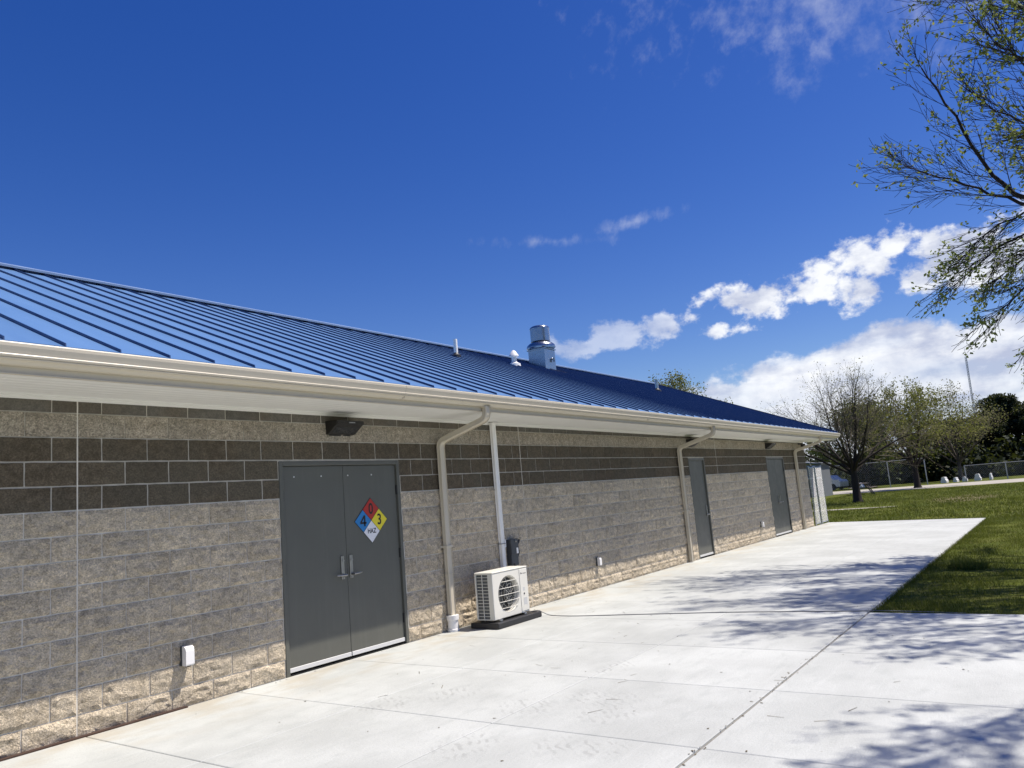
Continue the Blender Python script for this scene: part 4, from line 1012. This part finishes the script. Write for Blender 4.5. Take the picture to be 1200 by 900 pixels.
# pale blocks added for sunlit gaps between the trunks, and a parked car
M_PALE = simple('sunlit_patch_white', (.78, .78, .77), .7, 0, .06, 3); M_TYRE = simple('tyre', (.02, .02, .02), .8); M_GLASS = simple('dark_glass', (.03, .035, .04), .08); M_CAR = simple('silver_car_paint', (.50, .51, .52), .3, .3, .04, 2)
def pale_block(x, y, w, h, label):
    t = thing('bright_patch_block', label, 'stand-in block', 'white stand-in blocks behind the far fence', (x, y, 0), RND.uniform(-.2, .2))
    mb = MB(); mb.prism_x([(-w/2, -.05), (-w/2, h*.35), (-w*.36, h*.55), (-w*.30, h), (w*.30, h), (w*.36, h*.55), (w/2, h*.35), (w/2, -.05)], -.35, .35); mb.build('body', M_PALE, t)
    MB().box(-.37, .37, -w*.2, w*.2, h, h+.03).build('cap', M_PALE, t)
for y, w, h, lb in ((2.35, .75, .55, 'leftmost stand-in block for the sunlit gaps beyond the far fence'), (1.45, .5, .42, 'second stand-in block from the left for the sunlit gaps beyond the far fence'), (.75, .55, .42, 'small middle stand-in block for the sunlit gaps beyond the far fence'), (-.25, .8, .62, 'widest stand-in block for the sunlit gaps beyond the far fence'), (-1.25, .3, .6, 'narrow rightmost stand-in block for the sunlit gaps beyond the far fence')):
    pale_block(76.0, y, w*.62, h*.8, lb)
pale_block(75.6, 9.4, .7, .5, 'white stand-in block alone behind the tall fence right of the dark-trunked tree')
t = thing('parked_car', 'silver car parked in the shade behind the fence left of the dark-trunked tree', 'car', loc=(78, 13.2, 0), rz=R(75))
pr = [(-2.1,.3),(-2.15,.75),(-1.95,.95),(-1.5,1.0),(-1.05,1.42),(.35,1.45),(1.05,1.0),(1.95,.85),(2.15,.65),(2.1,.3)]; k = len(pr)
mb = MB(); mb.add([(a_, -.82, b_) for a_, b_ in pr]+[(a_, .82, b_) for a_, b_ in pr], [tuple(range(k)), tuple(range(2*k-1, k-1, -1))]+[((i+1) % k, i, i+k, (i+1) % k+k) for i in range(k)]); mb.build('body', M_CAR, t)
for sy in (-.83, .82): mb = MB(); mb.add([(q_[0], sy+d_, q_[1]) for d_ in (0, .012) for q_ in ((-1.3,1.02),(.85,1.02),(.3,1.38),(-1.0,1.36))], [(0,1,2,3),(7,6,5,4)]); mb.build('window', M_GLASS, t)
for wx_ in (-1.35, 1.35):
    for sy in (-.75, .75): w_ = MB(); w_.tube([(wx_, sy-.1, .31), (wx_, sy+.1, .31)], .31, 16); w_.build('wheel', M_TYRE, t)
# picnic table
pt = thing('picnic_table', 'dark picnic table under the trees beside the dark trunk', 'picnic table', loc=(56, 5.2, 0), rz=.3)
M_WOOD = simple('weathered_wood', (.13, .11, .09), .85, 0, .25, 8)
mb = MB(); mb.box(-.9, .9, -.38, .38, .70, .75); mb.build('tabletop', M_WOOD, pt)
for sy in (-.75, .75): mb = MB(); mb.box(-.9, .9, sy-.14, sy+.14, .42, .46); mb.build('bench_seat', M_WOOD, pt)
for sx in (-.6, .6):
    mb = MB(); mb.tube([(sx,-.65,-.05),(sx,-.2,.70)], .04, 4); mb.tube([(sx,.65,-.05),(sx,.2,.70)], .04, 4); mb.tube([(sx,-.85,.41),(sx,.85,.41)], .035, 4); mb.build('leg', M_WOOD, pt)
# grey shed
sh = thing('storage_shed', 'grey metal shed behind the chain link panels', 'shed', loc=(58, 8.7, 0))
M_SHED = simple('blue_grey_siding', (.17, .185, .20), .6, 0, .1, 2)
mb = MB(); mb.box(-.6, 2.2, -.45, 1.6, -.1, 2.35); mb.build('wall', M_SHED, sh)
mb = MB(); mb.add([(-.75,-.6,2.35),(2.35,-.6,2.35),(2.35,1.75,2.7),(-.75,1.75,2.7),(-.75,-.6,2.43),(2.35,-.6,2.43),(2.35,1.75,2.78),(-.75,1.75,2.78)], [(3,2,1,0),(4,5,6,7),(0,1,5,4),(1,2,6,5),(2,3,7,6),(3,0,4,7)]); mb.build('roof', M_SHED, sh)
mb = MB(); mb.box(-.62, -.602, -.46, 1.6, 1.32, 1.42); mb.build('trim_board', M_SLAT, sh)
mb = MB(); mb.box(-.63, -.601, .3, 1.1, 0, 1.3); mb.build('door', M_FRAME, sh)
# radio mast
rm = thing('radio_mast', 'thin lattice radio mast far off against the clouds', 'mast', loc=(300, 16.0, 0))
mb = MB(); zt = 37.3
for k in range(3):
    a = 2.094*k; mb.tube([(.28*math.cos(a), .28*math.sin(a), 0), (.28*math.cos(a)+(-.30), .28*math.sin(a)-.5, zt)], .07, 4)
mb.build('tower', M_CHAIN, rm)
lt = MB(); n = 46
for i in range(n):
    for k in range(3):
        a, c = 2.094*k, 2.094*((k+1) % 3); z0_, z1_ = zt*i/n, zt*(i+1)/n
        lt.tube([(.28*math.cos(a)-.30*i/n, .28*math.sin(a)-.5*i/n, z0_), (.28*math.cos(c)-.30*(i+1)/n, .28*math.sin(c)-.5*(i+1)/n, z1_)], .03, 3, cap=False)
lt.build('lattice', M_CHAIN, rm)
mb = MB(); mb.tube([(-.3,-.5,zt),(-.3,-.5,zt+3)], .05, 4); mb.build('antenna', M_CHAIN, rm)

# ------------------------------------------------------------------ litter on the concrete
rg = np.random.default_rng(3); lv = []; lf = []
def bit(x, y, l, w, a, z=.003):
    o = len(lv); c, s = math.cos(a), math.sin(a)
    for u, v_, h in ((-1,-1,0),(1,-1,.3),(1,1,0),(-1,1,.4)): lv.append((x+c*u*l-s*v_*w, y+s*u*l+c*v_*w, z+h*w))
    lf.append((o, o+1, o+2, o+3))
for k in range(70):
    x = rg.uniform(.8, 9); y = rg.uniform(-6.4, -.2); bit(x, y, rg.uniform(.004, .013), rg.uniform(.003, .007), rg.uniform(0, 3.1))
for k in range(110):
    x = rg.uniform(1.0, 9)**1.0; y = -4.655+rg.normal(0, .022); bit(x, y, rg.uniform(.004, .014), rg.uniform(.003, .006), rg.uniform(0, 3.1))
for k in range(60):
    x = rg.uniform(1, 20); y = -.05-abs(rg.normal(0, .06)); bit(x, y, rg.uniform(.005, .015), rg.uniform(.003, .007), rg.uniform(0, 3.1))
for k in range(36):
    x = rg.uniform(1.5, 7); y = rg.uniform(-5.6, -.8); bit(x, y, rg.uniform(.03, .07), .0025, rg.uniform(0, 3.1))
me = bpy.data.meshes.new('litter'); me.from_pydata(lv, [], lf); me.materials.append(M_LITTER)
tag(link('litter', me), 'dry leaf bits and twigs scattered over the concrete', 'litter', kind='stuff')
